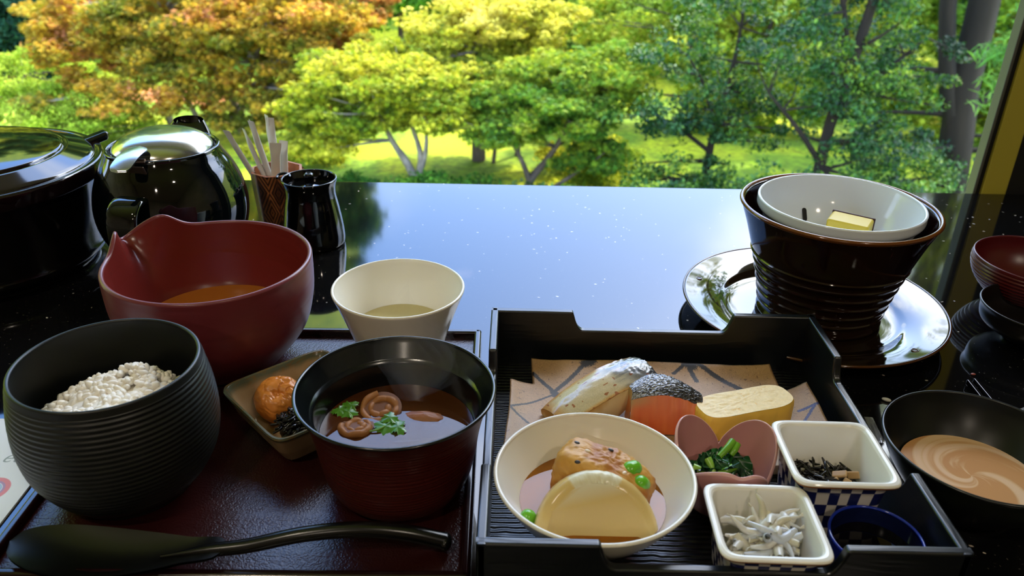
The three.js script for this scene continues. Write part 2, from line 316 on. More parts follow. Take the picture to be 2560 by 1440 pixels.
tree('maple_tree', 'green maple with a forked dark trunk, left of the dark evergreens', 'tree', [0.25, -16.4], {
  seed: 23, leaf: leafMaple, mat: LM.matte, size: 0.115, flat: 0.42, cluster: 0.32, per: 95, mul: 2.2, skip: 3, bark: barkMat,
  trunks: [[[0, 0, 0, 0.1], [0.12, 0.35, 0, 0.085], [0.42, 0.75, 0, 0.06], [0.75, 1.35, 0, 0.045], [0.9, 2.0, 0, 0.03]], [[0.08, 0.25, 0, 0.07], [-0.1, 0.75, 0.1, 0.05], [-0.35, 1.2, 0.1, 0.03]], [[0.2, 0.0, 0.2, 0.05], [0.7, 0.35, 0.3, 0.04], [1.3, 0.8, 0.3, 0.03]]],
  crowns: [[0.6, 1.9, 0, 1.7, 0.55, 1.2, 46], [1.1, 2.6, -0.2, 1.4, 0.5, 1.0, 32], [1.2, 1.0, 0.3, 0.9, 0.35, 0.6, 12], [-0.5, 1.45, 0.3, 1.0, 0.25, 0.6, 10]], colours: pick(['#4a7a22', '#729626', '#9cac2a', '#c2c03a'].map(lin)),
});
// evergreens on the right, nearer
const ever = (label, pos, seed, trunks, crowns, extra = {}) => tree('evergreen_tree', label, 'tree', pos, { seed, leaf: leafOval, mat: LM.gloss, size: 0.085, flat: 0.6, cluster: 0.3, per: 85, mul: 1.7, skip: 3, bark: barkDark, trunks, crowns, colours: colPick.deep, ...extra });
ever('dark evergreen with a thin forking trunk, next right of the green maple', [3.9, -16.0], 31,
  [[[0, 0, 0, 0.09], [0.05, 0.9, 0, 0.08], [0.1, 1.7, 0, 0.06], [0.3, 2.9, 0, 0.04], [0.35, 4.2, 0, 0.02]], [[0.05, 1.1, 0, 0.05], [-0.5, 1.5, 0.1, 0.04], [-1.2, 1.9, 0.1, 0.02]], [[0.1, 1.6, 0, 0.05], [-0.15, 2.3, 0, 0.035], [-0.6, 3.0, 0, 0.02]]],
  [[-0.1, 2.9, -0.2, 1.7, 1.1, 1.1, 36], [-0.9, 1.7, 0.3, 1.4, 0.5, 0.8, 18], [0.2, 4.2, 0, 1.3, 0.7, 1.0, 16], [-0.5, 0.7, 0.5, 1.6, 0.4, 0.7, 18], [1.0, 1.9, -0.3, 0.7, 0.9, 0.6, 12]]);
ever('dark evergreen with a thick trunk rising out of view behind the brown pot', [5.7, -14.6], 32,
  [[[0, 0, 0, 0.12], [0, 1.2, 0, 0.11], [0.05, 2.2, 0, 0.1], [0.25, 3.4, 0, 0.09], [0.5, 5.5, 0, 0.05]], [[0.0, 1.3, 0, 0.06], [-0.6, 2.0, 0.1, 0.045], [-1.2, 2.6, 0.1, 0.02]], [[0.1, 2.3, 0, 0.06], [0.8, 3.0, 0, 0.04], [1.4, 3.6, 0, 0.02]], [[0.2, 3.1, 0, 0.05], [-0.1, 4.0, 0, 0.04], [-0.4, 5.2, 0, 0.02]]],
  [[0.5, 2.2, 0.1, 1.5, 0.9, 1.0, 34], [-0.1, 3.7, 0, 1.6, 0.9, 1.0, 30], [0.4, 5.4, 0, 1.5, 1.0, 1.2, 24], [0.1, 0.9, 0.6, 1.9, 0.5, 0.8, 26], [1.3, 3.0, -0.2, 1.0, 0.8, 0.7, 16]]);
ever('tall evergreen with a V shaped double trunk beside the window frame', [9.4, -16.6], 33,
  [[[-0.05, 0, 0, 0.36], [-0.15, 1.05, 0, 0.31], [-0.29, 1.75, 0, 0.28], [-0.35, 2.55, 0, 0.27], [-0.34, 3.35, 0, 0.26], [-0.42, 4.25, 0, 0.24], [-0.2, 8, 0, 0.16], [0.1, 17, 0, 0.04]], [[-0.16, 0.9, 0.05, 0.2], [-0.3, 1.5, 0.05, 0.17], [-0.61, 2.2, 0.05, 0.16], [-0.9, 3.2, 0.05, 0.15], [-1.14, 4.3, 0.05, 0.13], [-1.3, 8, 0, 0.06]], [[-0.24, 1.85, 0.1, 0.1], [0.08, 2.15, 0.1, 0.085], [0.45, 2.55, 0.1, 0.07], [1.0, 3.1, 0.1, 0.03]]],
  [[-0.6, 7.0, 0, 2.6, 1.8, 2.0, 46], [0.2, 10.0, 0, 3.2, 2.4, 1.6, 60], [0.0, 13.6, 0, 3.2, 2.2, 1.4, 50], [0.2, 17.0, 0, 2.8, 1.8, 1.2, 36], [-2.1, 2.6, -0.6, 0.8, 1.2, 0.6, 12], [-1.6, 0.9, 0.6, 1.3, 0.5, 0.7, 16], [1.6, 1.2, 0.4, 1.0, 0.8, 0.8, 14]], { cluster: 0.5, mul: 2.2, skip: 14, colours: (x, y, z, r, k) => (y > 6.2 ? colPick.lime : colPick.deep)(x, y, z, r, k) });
tree('leafy_tree', 'tree with long pale green leaves hanging beside the window frame', 'tree', [9.6, -12.2], {
  seed: 34, leaf: leafLong, mat: LM.matte, size: 0.2, flat: 0.35, cluster: 0.45, per: 130, bark: barkMat,
  trunks: [[[0.6, 0, 0, 0.08], [0.5, 3, 0, 0.06], [0.3, 5.5, 0, 0.06], [0.3, 9, 0, 0.05], [0.6, 15, 0, 0.02]]],
  crowns: [[-2.05, 3.3, 0, 0.3, 0.35, 0.5, 6], [-2.1, 4.2, 0, 0.5, 0.4, 0.6, 8], [-1.4, 5.4, 0, 1.0, 0.8, 0.8, 14], [-0.6, 7.0, 0, 1.6, 1.2, 0.8, 20], [0.4, 9.4, 0, 3.0, 2.0, 1.5, 70], [0.8, 12.6, 0, 3.2, 2.0, 1.5, 70], [0.8, 15.4, 0, 2.6, 1.6, 1.2, 40]], colours: colPick.bamboo,
});
tree('leafy_tree', 'yellow green tree glowing behind the dark evergreens', 'tree', [6.2, -21.5], {
  seed: 35, leaf: leafMaple, mat: LM.matte, size: 0.15, flat: 0.5, cluster: 0.75, per: 190, skip: 3, bark: barkMat,
  trunks: [[[0, 0, 0, 0.12], [0.1, 1.5, 0, 0.09], [0.3, 3.5, 0, 0.04]]], crowns: [[-0.5, 2.2, 0, 4.2, 2.2, 1.2, 130], [0.5, 5.0, -0.5, 4.0, 1.6, 1.2, 70]], colours: pick(['#7ca02a', '#9cb62e', '#bcc638', '#d8cc48'].map(lin)),
});
tree('leafy_tree', 'yellow green tree behind the V shaped trunk', 'tree', [12.4, -21.0], {
  seed: 36, leaf: leafMaple, mat: LM.matte, size: 0.16, flat: 0.5, cluster: 0.8, per: 190, skip: 3, bark: barkMat,
  trunks: [[[0, 0, 0, 0.12], [0.1, 1.5, 0, 0.09], [0.3, 3.5, 0, 0.06], [0.3, 9, 0, 0.05], [0.3, 17, 0, 0.03]]], crowns: [[-0.5, 2.2, 0, 3.2, 2.2, 1.2, 100], [-0.2, 5.8, -0.5, 3.2, 2.2, 1.2, 60], [0.2, 9.6, -0.5, 3.4, 2.2, 1.2, 60], [0.2, 13, -0.5, 3.4, 2.2, 1.2, 60], [0.2, 16.5, -0.5, 3.2, 2.2, 1.2, 50]], colours: pick(['#6f9a2a', '#94b230', '#bcc63a', '#d8c448'].map(lin)),
});
tree('leafy_tree', 'round bright green tree behind the gap between the maples', 'tree', [-4.3, -31.0], {
  seed: 37, leaf: leafOval, mat: LM.matte, size: 0.2, flat: 0.6, cluster: 0.8, per: 210, skip: 3, bark: barkMat,
  trunks: [[[0, 0, 0, 0.15], [0, 1.5, 0, 0.12], [0, 3, 0, 0.06]]], crowns: [[0, 2.9, 0, 2.2, 1.7, 1.8, 70]], colours: pick(['#4c8a26', '#6aa82a', '#88be34'].map(lin)),
});
tree('leafy_tree', 'hazy green tree behind the yellow topped maple', 'tree', [2.0, -27.5], {
  seed: 38, leaf: leafOval, mat: LM.matte, size: 0.17, flat: 0.6, cluster: 0.75, per: 210, skip: 3, bark: barkMat,
  trunks: [[[0, 0, 0, 0.15], [0, 1.5, 0, 0.12], [0, 3, 0, 0.06]]], crowns: [[-0.4, 2.2, 0, 3.4, 1.7, 1.4, 90]], colours: pick(['#6c8a36', '#8aa63e', '#a6ba48'].map(lin)),
});
tree('leafy_tree', 'olive green tree on the bank left of the round bright green tree', 'tree', [-9.5, -29.5], {
  seed: 39, leaf: leafOval, mat: LM.matte, size: 0.17, flat: 0.6, cluster: 0.75, per: 210, skip: 3, bark: barkMat,
  trunks: [[[0, 0, 0, 0.15], [0, 1.5, 0, 0.12], [0, 3, 0, 0.06]]], crowns: [[0, 2.4, 0, 2.6, 1.7, 1.4, 70]], colours: pick(['#5f8030', '#7c9a34', '#98ac3c'].map(lin)),
});
tree('dark_tree', 'dark blue green tree at the upper left behind the shrubs', 'tree', [-15.2, -25.0], {
  seed: 40, leaf: leafOval, mat: LM.matte, size: 0.17, flat: 0.6, cluster: 0.7, per: 210, skip: 3, bark: barkMat,
  trunks: [[[0, 0, 0, 0.15], [0, 1.5, 0, 0.12], [0, 3, 0, 0.06]]], crowns: [[0, 2.0, 0, 2.4, 2.0, 1.6, 90], [-2.4, 3.4, -1, 2.0, 2.2, 1.4, 60]], colours: pick(['#1f4a3a', '#2c6040', '#4c7e40'].map(lin)),
});
// shrubs
const shrub = (label, pos, seed, r, h, pal, size = 0.085, leaf = leafOval, mat = LM.matte) => tree('shrub', label, 'shrub', pos, { seed, leaf, mat, size, flat: 0.6, cluster: 0.34, per: 170, bark: barkMat, trunks: [[[0, 0, 0, 0.04], [0, h * 0.4, 0, 0.03], [0.05, h * 0.7, 0, 0.015]]], crowns: [[0, h * 0.5, 0, r, h * 0.5, r * 0.8, Math.round(16 * r * r * Math.max(1, h) + 10)]], skip: 3, colours: colPick[pal] });
shrub('pale yellow green shrub behind the black lidded pot', [-10.6, -19.0], 41, 1.9, 1.4, 'bush');
shrub('pale yellow green shrub at the left edge, farther back', [-13.2, -21.8], 42, 2.2, 1.7, 'bush');
shrub('yellow green shrub between the lidded pot and the teapot', [-7.9, -17.2], 43, 1.2, 0.7, 'bush');
shrub('low green shrub at the foot of the orange maple', [-5.2, -18.6], 44, 1.1, 0.5, 'lime');
shrub('low green shrub right behind the soy sauce jar', [-3.6, -15.9], 45, 1.4, 0.3, 'green');
shrub('low dark shrub under the lime green maples', [-1.4, -15.7], 46, 1.2, 0.4, 'green');
shrub('small dark green shrub in front of the forked trunk', [0.7, -15.2], 47, 0.8, 0.5, 'deep', 0.085, leafOval, LM.gloss);
shrub('yellow green shrub behind the forked trunk', [1.6, -17.4], 48, 1.3, 0.8, 'lime');
shrub('green shrub far behind the pale slanting trunks', [-3.4, -22.6], 53, 1.6, 0.9, 'lime', 0.11);
shrub('green shrub far behind the dark upright trunk', [0.4, -22.4], 54, 2.2, 1.2, 'lime', 0.11);
shrub('dark glossy shrub left of the brown pot', [2.9, -14.2], 49, 1.2, 0.9, 'deep', 0.085, leafOval, LM.gloss);
shrub('dark glossy shrub right behind the brown pot', [4.6, -13.4], 50, 1.3, 0.9, 'deep', 0.085, leafOval, LM.gloss);
shrub('dark glossy shrub between the brown pot and the window frame', [6.2, -13.4], 51, 1.4, 1.1, 'deep', 0.085, leafOval, LM.gloss);
shrub('green shrub at the foot of the window frame', [7.7, -13.6], 52, 1.2, 1.2, 'green', 0.085, leafOval, LM.gloss);
// wooded hillside
{
  const rnd = mulberry(77), protos = [];
  const mk = (label, seed, pal, h, w) => tree('forest_tree', label, 'tree', [0, -40], { seed, leaf: leafOval, mat: LM.matte, size: 0.4, flat: 0.7, cluster: 1.0, per: 90, skip: 4, bark: barkMat, group: 'trees on the wooded hillside', trunks: [[[0, -0.5, 0, 0.2], [0, h * 0.5, 0, 0.15], [0, h * 0.85, 0, 0.05]]], crowns: [[0, h * 0.62, 0, w, h * 0.42, w, 46]], colours: colPick[pal] });
  const L = ['dark green forest tree on the far wooded hillside', 'mid green round tree on the far wooded hillside', 'olive green tall tree on the far wooded hillside'];
  protos.push(mk(L[0], 61, 'deep', 7, 2.3), mk(L[1], 62, 'forest', 6, 2.6), mk(L[2], 63, 'lime', 8, 2.4));
  const used = [0, 0, 0], place = (x, z, k, s) => { const o = used[k]++ ? copy(protos[k]) : protos[k]; o.position.set(x, groundY(x, z) - 0.2, z); o.rotation.y = rnd() * 6.28; o.scale.setScalar(s); };
  const spots = [];
  for (let ring = 0; ring < 5; ring++) { const d = 33 + ring * 9; for (let a = -0.82; a < 0.82; a += (4.4 + ring * 0.5) / d) spots.push([a + (rnd() - 0.5) * 0.03, d + (rnd() - 0.5) * 4]); }
  for (const [a, d] of spots) {
    if (d < 38 && a > -0.3 && a < 0.02) continue;
    const x = Math.sin(a) * d, z = -Math.cos(a) * d, k = rnd() < 0.45 ? 0 : rnd() < 0.6 ? 1 : 2;
    place(x, z, k, 0.95 + 0.5 * rnd());
  }
}
// ---------------------------------------------------------------- the table
{
  const rnd = mulberry(5), S = 1024, d = new Uint8Array(S * S * 4);   // 0.5 m of polished black stone with pale chips
  for (let i = 0; i < S * S; i++) { const n = hash3(i % S, i / S | 0, 9); const b = 9 + 5 * n; d[i * 4] = b; d[i * 4 + 1] = b * 1.02; d[i * 4 + 2] = b * 1.1; d[i * 4 + 3] = 255; }
  const chip = (x, y, a, b, t, c) => { for (let j = -5; j <= 5; j++) for (let i = -5; i <= 5; i++) { const u = (i * Math.cos(t) + j * Math.sin(t)) / a, v = (-i * Math.sin(t) + j * Math.cos(t)) / b; const w = 1 - sstep(0.6, 1.15, Math.hypot(u, v)); if (w > 0) { const o = (((y + j + S) % S) * S + (x + i + S) % S) * 4; for (let k = 0; k < 3; k++) d[o + k] = mix(d[o + k], c[k], w); } } };
  for (let i = 0; i < 5200; i++) { const big = rnd() < 0.045, k = big ? 150 + 100 * rnd() : 45 + 110 * rnd() * rnd(); const warm = rnd(); chip(rnd() * S | 0, rnd() * S | 0, (big ? 1.6 + 2.2 * rnd() : 0.7 + 1.0 * rnd()), (big ? 1 + 1.2 * rnd() : 0.6 + 0.5 * rnd()), rnd() * 3.14, [k, k * (0.97 - 0.06 * warm), k * (0.95 - 0.15 * warm)]); }
  const t = new THREE.DataTexture(d, S, S); t.wrapS = t.wrapT = THREE.RepeatWrapping; t.magFilter = THREE.LinearFilter; t.minFilter = THREE.LinearMipmapLinearFilter; t.generateMipmaps = true; t.colorSpace = THREE.SRGBColorSpace; t.needsUpdate = true;
  M.stone = new THREE.MeshPhysicalMaterial({ map: t, roughness: 0.05, ior: 1.62 });
  const tb = thing('table', 'black speckled polished stone table along the window', 'table', [0, 0, 0], 0.0087);
  const top = uvPlanar(rbox(3.0, 0.04, 1.32, 0.003, 2, [-0.35, -0.02, -0.2937]), 2); 
  obj('tabletop', top, M.stone, tb);
  for (const x of [-1.5, 1.0]) obj('leg', rbox(0.08, 0.68, 0.9, 0.004, 2, [x, -0.38, -0.3]), M.blackPanel, tb);
}
// ---------------------------------------------------------------- materials for the ware
const W = {
  blackLacquer: std('#101212', 0.32, { ior: 1.5 }),
  blackMatte: std('#0f1211', 0.42),
  blackGloss: std('#060606', 0.06, { ior: 1.55 }),
  redLacquer: std('#5a1714', 0.42),
  redIn: std('#7c1a12', 0.3, { ior: 1.5 }),
  whiteGlaze: std('#e8e3d6', 0.14),
  creamGlaze: std('#ece7d8', 0.16),
  steel: new THREE.MeshPhysicalMaterial({ color: '#c9c8c4', roughness: 0.17, metalness: 1 }),
};
const ringTex = tex(8, 512, (u, v) => { const r = (v * 26) % 1; return 255 * Math.pow(Math.abs(Math.sin(Math.PI * r)), 0.6); }, false);

// serving tray on the left
{
  const bump = tex(256, 256, (u, v) => 120 + 130 * tn(u, v, 34, 3, 2), false); bump.repeat.set(9, 9);
  const m = std('#2a0b0b', 0.3, { bumpMap: bump, bumpScale: 0.00035, ior: 1.5 });
  const t = thing('serving_tray', 'dark maroon lacquer tray with low rim under the soup and rice bowls', 'tray', [-0.1525, 0, -0.4415], 0.02);
  const w = 0.262, d = 0.264;
  obj('tray_base', uvPlanar(rbox(w - 0.006, 0.004, d - 0.006, 0.001, 1, [0, 0.002, 0]), 4), m, t);
  const rim = std('#1d0b0d', 0.16, { ior: 1.55 });
  obj('rim', [rbox(w, 0.0095, 0.006, 0.0022, 3, [0, 0.0048, -d / 2 + 0.003]), rbox(w, 0.0095, 0.006, 0.0022, 3, [0, 0.0048, d / 2 - 0.003]), rbox(0.006, 0.0095, d, 0.0022, 3, [-w / 2 + 0.003, 0.0048, 0]), rbox(0.006, 0.0095, d, 0.0022, 3, [w / 2 - 0.003, 0.0048, 0])], rim, t);
}
// menu sheet
{
  const cv = document.createElement('canvas'); cv.width = 512; cv.height = 1024; const x = cv.getContext('2d');
  x.fillStyle = '#e9ebe8'; x.fillRect(0, 0, 512, 1024);
  x.fillStyle = '#9aa39c'; x.font = 'italic 46px serif'; x.fillText('ed', 402, 162);
  const ring = (cx, cy, r, w, c) => { x.strokeStyle = c; x.lineWidth = w; x.beginPath(); x.arc(cx, cy, r, 0, 6.3); x.stroke(); };
  ring(434, 254, 33, 13, '#e58f93'); ring(434, 254, 26, 5, '#b596b8'); ring(434, 254, 20, 4, '#a9c3da');
  x.fillStyle = '#e59496'; x.beginPath(); x.arc(452, 306, 17, 0, 6.3); x.fill();
  x.fillStyle = '#dba6b0'; x.beginPath(); x.arc(380, 300, 20, 0, 6.3); x.fill();
  const t = new THREE.CanvasTexture(cv); t.colorSpace = THREE.SRGBColorSpace;
  const g = new THREE.BoxGeometry(0.14, 0.0012, 0.29);
  const s = obj('menu_sheet', g, [0, 1, 2, 3, 4, 5].map((i) => i === 2 ? new THREE.MeshStandardMaterial({ map: t, roughness: 0.6 }) : std('#e9ebe8', 0.7)));
  s.position.set(-0.3615, 0.0007, -0.307); s.rotation.y = 0.02;
  tag(s, 'white printed menu sheet with pink rings at the left edge of the table', 'menu');
}
// ---- rice bowl
{
  const t = thing('rice_bowl', 'black ribbed lacquer bowl filled with white rice', 'bowl', [-0.2288, 0.0045, -0.388]);
  const out = spl([[0, 0.0], [0.034, 0.0], [0.036, 0.003], [0.044, 0.012], [0.0525, 0.028], [0.0555, 0.045], [0.0548, 0.063], [0.0522, 0.078], [0.0507, 0.0855]], 26).map(([r, y]) => [r + (y > 0.013 && y < 0.082 ? 0.00032 * Math.sin((y - 0.013) / 0.0031 * 2 * Math.PI) : 0), y]);
  const inn = spl([[0.0482, 0.0845], [0.0502, 0.07], [0.052, 0.045], [0.048, 0.025], [0.036, 0.008], [0, 0.006]], 8);
  obj('bowl_body', lathe([...out, ...lip(0.0507, 0.0482, 0.0868), ...inn], 128), W.blackMatte, t);
  const rnd = mulberry(31), body = obj('steamed_rice', displaced(new THREE.SphereGeometry(1, 40, 24), (v) => { const n = 1 + 0.18 * (fbm(v.x * 2.5 + 4, v.y * 2.5, v.z * 2.5, 3) - 0.5); v.multiplyScalar(n); v.set(v.x * 0.0435, v.y * 0.0192, v.z * 0.0415); }), std('#f6f0e4', 0.5));
  body.position.set(-0.2275, 0.0475, -0.388); tag(body, 'mound of cooked white rice in the black ribbed bowl', 'rice', null, 'stuff');
  const gr = new THREE.SphereGeometry(1, 10, 8).scale(0.0037, 0.0019, 0.002);
  const N = 760, im = new THREE.InstancedMesh(gr, new THREE.MeshPhysicalMaterial({ color: '#ffffff', roughness: 0.42 }), N), M4 = new THREE.Matrix4(), c = new THREE.Color();
  for (let i = 0; i < N; i++) {
    const a = rnd() * 6.283, q = Math.sqrt(rnd()), h = Math.sqrt(1 - q * q * 0.9);
    let x = Math.cos(a) * q * 0.045, z = Math.sin(a) * q * 0.043;
    const bump = 0.010 * Math.exp(-((x - 0.003) ** 2 + (z + 0.022) ** 2) / 0.00012) + 0.004 * Math.exp(-((x + 0.016) ** 2 + (z + 0.012) ** 2) / 0.0002);
    const y = h * 0.0175 + bump + 0.005 * (fbm(x * 70, z * 70, 1, 2) - 0.5) + 0.0012 * rnd();
    M4.compose(new THREE.Vector3(x, y, z), new THREE.Quaternion().setFromEuler(new THREE.Euler((rnd() - 0.5) * 1.6, rnd() * 6.28, (rnd() - 0.5) * 1.6)), new THREE.Vector3(1, 1, 1).multiplyScalar(0.85 + 0.4 * rnd()));
    im.setMatrixAt(i, M4); const k = rnd(); im.setColorAt(i, c.setRGB(0.97 - 0.04 * k, 0.94 - 0.07 * k, 0.88 - 0.12 * k));
  }
  im.name = 'rice_grain'; im.userData.kind = 'stuff'; im.castShadow = im.receiveShadow = true; body.add(im);
}
// ---- red spouted bowl
{
  const C = [-0.22, 0.0045, -0.531], t = thing('spouted_bowl', 'large dark red bowl with a pouring spout behind the rice bowl', 'bowl', C);
  const SP = Math.atan2(-0.5665 - C[2], -0.2895 - C[0]);   // spout direction, x towards z
  const surf = (inner) => grid(160, 60, (u, v) => {
    const a = u * 2 * Math.PI + SP + Math.PI, d = Math.atan2(Math.sin(a - SP), Math.cos(a - SP));
    const pr = inner ? [[0, 0.007], [0.025, 0.008], [0.045, 0.016], [0.06, 0.033], [0.0665, 0.052], [0.0685, 0.068], [0.0695, 0.0835]] : [[0, 0], [0.036, 0.0], [0.05, 0.011], [0.065, 0.031], [0.0712, 0.052], [0.0728, 0.068], [0.073, 0.0835]];
    const f = v * 6, i = Math.min(5, Math.floor(f)), s = f - i, p0 = pr[Math.max(0, i - 1)], p1 = pr[i], p2 = pr[i + 1], p3 = pr[Math.min(6, i + 2)];
    const cr = (k) => 0.5 * (2 * p1[k] + (p2[k] - p0[k]) * s + (2 * p0[k] - 5 * p1[k] + 4 * p2[k] - p3[k]) * s * s + (3 * p1[k] - p0[k] - 3 * p2[k] + p3[k]) * s * s * s);
    let r = cr(0), y = cr(1); const top = Math.pow(v, 5);
    r += top * 0.02 * Math.exp(-((d / 0.19) ** 2));
    y += top * (0.012 * (Math.exp(-(((d - 0.29) / 0.19) ** 2)) + Math.exp(-(((d + 0.27) / 0.17) ** 2))) - 0.006 * Math.exp(-((d / 0.11) ** 2)));
    const groove = inner ? 0.0007 : -0.0006, k = Math.sin(y * 520 + 3.2 * Math.sin(a * 1.0 + 0.8) + 1.1 * a);
    r += (v > 0.35 && v < 0.97 ? groove * Math.max(0, k - 0.9) * 10 * 0.4 : 0);
    return [r * Math.cos(a), y, r * Math.sin(a)];
  }, true);
  const go = surf(false), gi = surf(true);
  const rimg = grid(160, 6, (u, v) => { // rounded rim between the two skins
    const i = Math.round(u * 160), A = new THREE.Vector3().fromBufferAttribute(go.attributes.position, 60 * 161 + i), B = new THREE.Vector3().fromBufferAttribute(gi.attributes.position, 60 * 161 + i);
    const t2 = Math.PI * v, m = A.clone().add(B).multiplyScalar(0.5), h = A.clone().sub(B).multiplyScalar(0.5); return [m.x + h.x * Math.cos(t2), m.y + h.y * Math.cos(t2) + 0.0019 * Math.sin(t2), m.z + h.z * Math.cos(t2)];
  }, true);
  obj('outer_wall', go, std('#6c282c', 0.36), t); obj('inner_wall', gi, std('#6e2420', 0.26), t); obj('rim', rimg, std('#75343a', 0.3), t);
  const liq = obj('brown_broth', new THREE.CylinderGeometry(0.0592, 0.0575, 0.002, 64), std('#ac6426', 0.12, { ior: 1.33 }));
  liq.position.set(C[0], 0.037, C[2]); tag(liq, 'shallow brown broth at the bottom of the red spouted bowl', 'broth');
}
// ---- cream cup
{
  const t = thing('white_cup', 'plain cream white flared cup behind the soup bowl', 'cup', [-0.085, 0.0045, -0.54]);
  const out = spl([[0, 0], [0.027, 0], [0.0295, 0.003], [0.037, 0.025], [0.044, 0.045], [0.0494, 0.059]], 8), inn = spl([[0.0474, 0.059], [0.042, 0.045], [0.035, 0.025], [0.0275, 0.006], [0, 0.0045]], 8);
  obj('cup_body', lathe([...out, ...lip(0.0496, 0.0474, 0.061), ...inn], 96), W.creamGlaze, t);
  const liq = obj('pale_tea', new THREE.CylinderGeometry(0.0352, 0.0347, 0.0015, 48), std('#c9bd8c', 0.08, { ior: 1.33 })); liq.position.set(-0.085, 0.0307, -0.54); tag(liq, 'pale greenish tea in the cream white cup', 'tea');
}
// ---- soup bowl
{
  const C = [-0.0665, 0.0045, -0.393], t = thing('soup_bowl', 'red lacquer soup bowl with black inside, steaming in the middle of the tray', 'bowl', C);
  const fine = tex(8, 512, (u, v) => 128 + 100 * Math.sin(v * 2 * Math.PI * 46) * (0.5 + vnoise(v * 40, 1)), false);
  const red = std('#48140f', 0.34, { bumpMap: fine, bumpScale: 0.00025 });
  const out = spl([[0, 0], [0.033, 0.0], [0.0375, 0.002], [0.043, 0.011], [0.0465, 0.026], [0.0495, 0.045], [0.0535, 0.06], [0.0582, 0.0688]], 10);
  const inn = spl([[0.0562, 0.0688], [0.0518, 0.0612], [0.0498, 0.0578]], 4).concat(spl([[0.0482, 0.0566], [0.0465, 0.045], [0.043, 0.027], [0.038, 0.012], [0, 0.009]], 8));
  obj('outer_wall', lathe(out, 128), red, t);
  obj('inner_wall', lathe([...lip(0.0585, 0.0562, 0.0705), ...inn], 128), std('#0a0d0e', 0.2, { ior: 1.55 }), t);
  const lq = obj('clear_soup', new THREE.CylinderGeometry(0.0457, 0.0455, 0.0012, 64), new THREE.MeshPhysicalMaterial({ color: '#5e3216', roughness: 0.02, transmission: 0.5, thickness: 0, ior: 1.4 })); lq.position.set(C[0], 0.0452, C[2]);
  tag(lq, 'clear brown soup in the red and black soup bowl', 'soup');
  const fu = (label, x, y, z, tilt, turn, s) => {   // a slice of rolled wheat gluten
    const g = thing('gluten_roll', label, 'wheat gluten', [x, y, z], turn); g.rotation.x = tilt;
    const sp = []; for (let i = 0; i <= 48; i++) { const a = i / 48 * 3.5 * Math.PI, r = (0.0036 + 0.0078 * i / 48) * s; sp.push([Math.cos(a) * r, 0.0004 * Math.sin(i * 1.3), Math.sin(a) * r * 0.94]); }
    const sw = displaced(tube(sp, (u) => (0.0022 + 0.0004 * Math.sin(u * 21)) * s, 110, 10).scale(1, 1.25, 1), (v) => { v.y += 0.0004 * (fbm(v.x * 700, v.y * 300, v.z * 700, 2) - 0.5); });
    obj('bread_swirl', sw, std('#96602c', 0.55), g);
    obj('bread_middle', displaced(new THREE.CylinderGeometry(0.0112 * s, 0.0105 * s, 0.003 * s, 36, 3), (v) => { v.y += 0.0005 * (vnoise(v.x * 600, 1, v.z * 600) - 0.5); }), std('#6b3f1e', 0.55), g);
  };
  fu('large brown spiral slice of wheat gluten at the middle of the soup', -0.0785, 0.0458, -0.4105, 0.32, 0.3, 1.1);
  fu('brown spiral slice of wheat gluten at the near left rim of the soup', -0.0905, 0.0452, -0.3925, -0.15, 1.4, 0.9);
  const sk = obj('tofu_skin', displaced(new THREE.SphereGeometry(1, 48, 24), (v) => { v.multiplyScalar(1 + 0.3 * (fbm(v.x * 3, v.y * 3, v.z * 3, 3) - 0.5)); v.set(v.x * 0.0135, v.y * 0.0042, v.z * 0.0058); }), std('#8e5426', 0.45));
  sk.position.set(-0.0515, 0.0438, -0.4045); sk.rotation.y = -0.15; tag(sk, 'wrinkled brown piece half sunk in the soup, right of the green leaf', 'tofu skin');
  const herb = (label, x, y, z, turn, s, tilt) => {
    const g = thing('parsley_leaf', label, 'herb', [x, y, z], turn); g.rotation.x = tilt; const rnd = mulberry(x * 1e5 | 0);
    for (const [px, pz, ps, pt] of [[0, 0, 1, 0], [0.006, 0.003, 0.8, 0.9], [0.004, -0.005, 0.75, -0.9]]) {
      const pts = []; for (let i = 0; i < 26; i++) { const a = i / 26 * 6.283; const r = 0.0068 * (0.75 + 0.2 * Math.cos(a * 3) + (i % 2 ? 0.14 : -0.1)); pts.push([Math.cos(a) * r * 1.2, Math.sin(a) * r]); }
      const lf = displaced(fan(pts, -20), (v) => { v.y += 0.0011 * Math.sin(v.x * 900) * Math.cos(v.z * 800); }); lf.scale(ps * s, ps * s, ps * s); lf.rotateY(pt); lf.translate(px * s, 0.0008 * rnd(), pz * s);
      obj('leaflet', lf, new THREE.MeshPhysicalMaterial({ color: '#4f8a22', roughness: 0.28, transmission: 0.25, thickness: 0, side: THREE.DoubleSide }), g);
    }
    obj('stem', tube([[0, 0, 0], [-0.004 * s, -0.0003, 0.001], [-0.009 * s, -0.0006, 0]], 0.0006, 8, 6), std('#6b9a3a', 0.4), g);
  };
  herb('bright green herb leaf floating in the middle of the soup', -0.0735, 0.0478, -0.391, 0.4, 1.15, 0.15);
  herb('green herb leaf in the soup by the left wall of the bowl', -0.098, 0.0472, -0.405, 2.0, 0.95, 0.2);
}
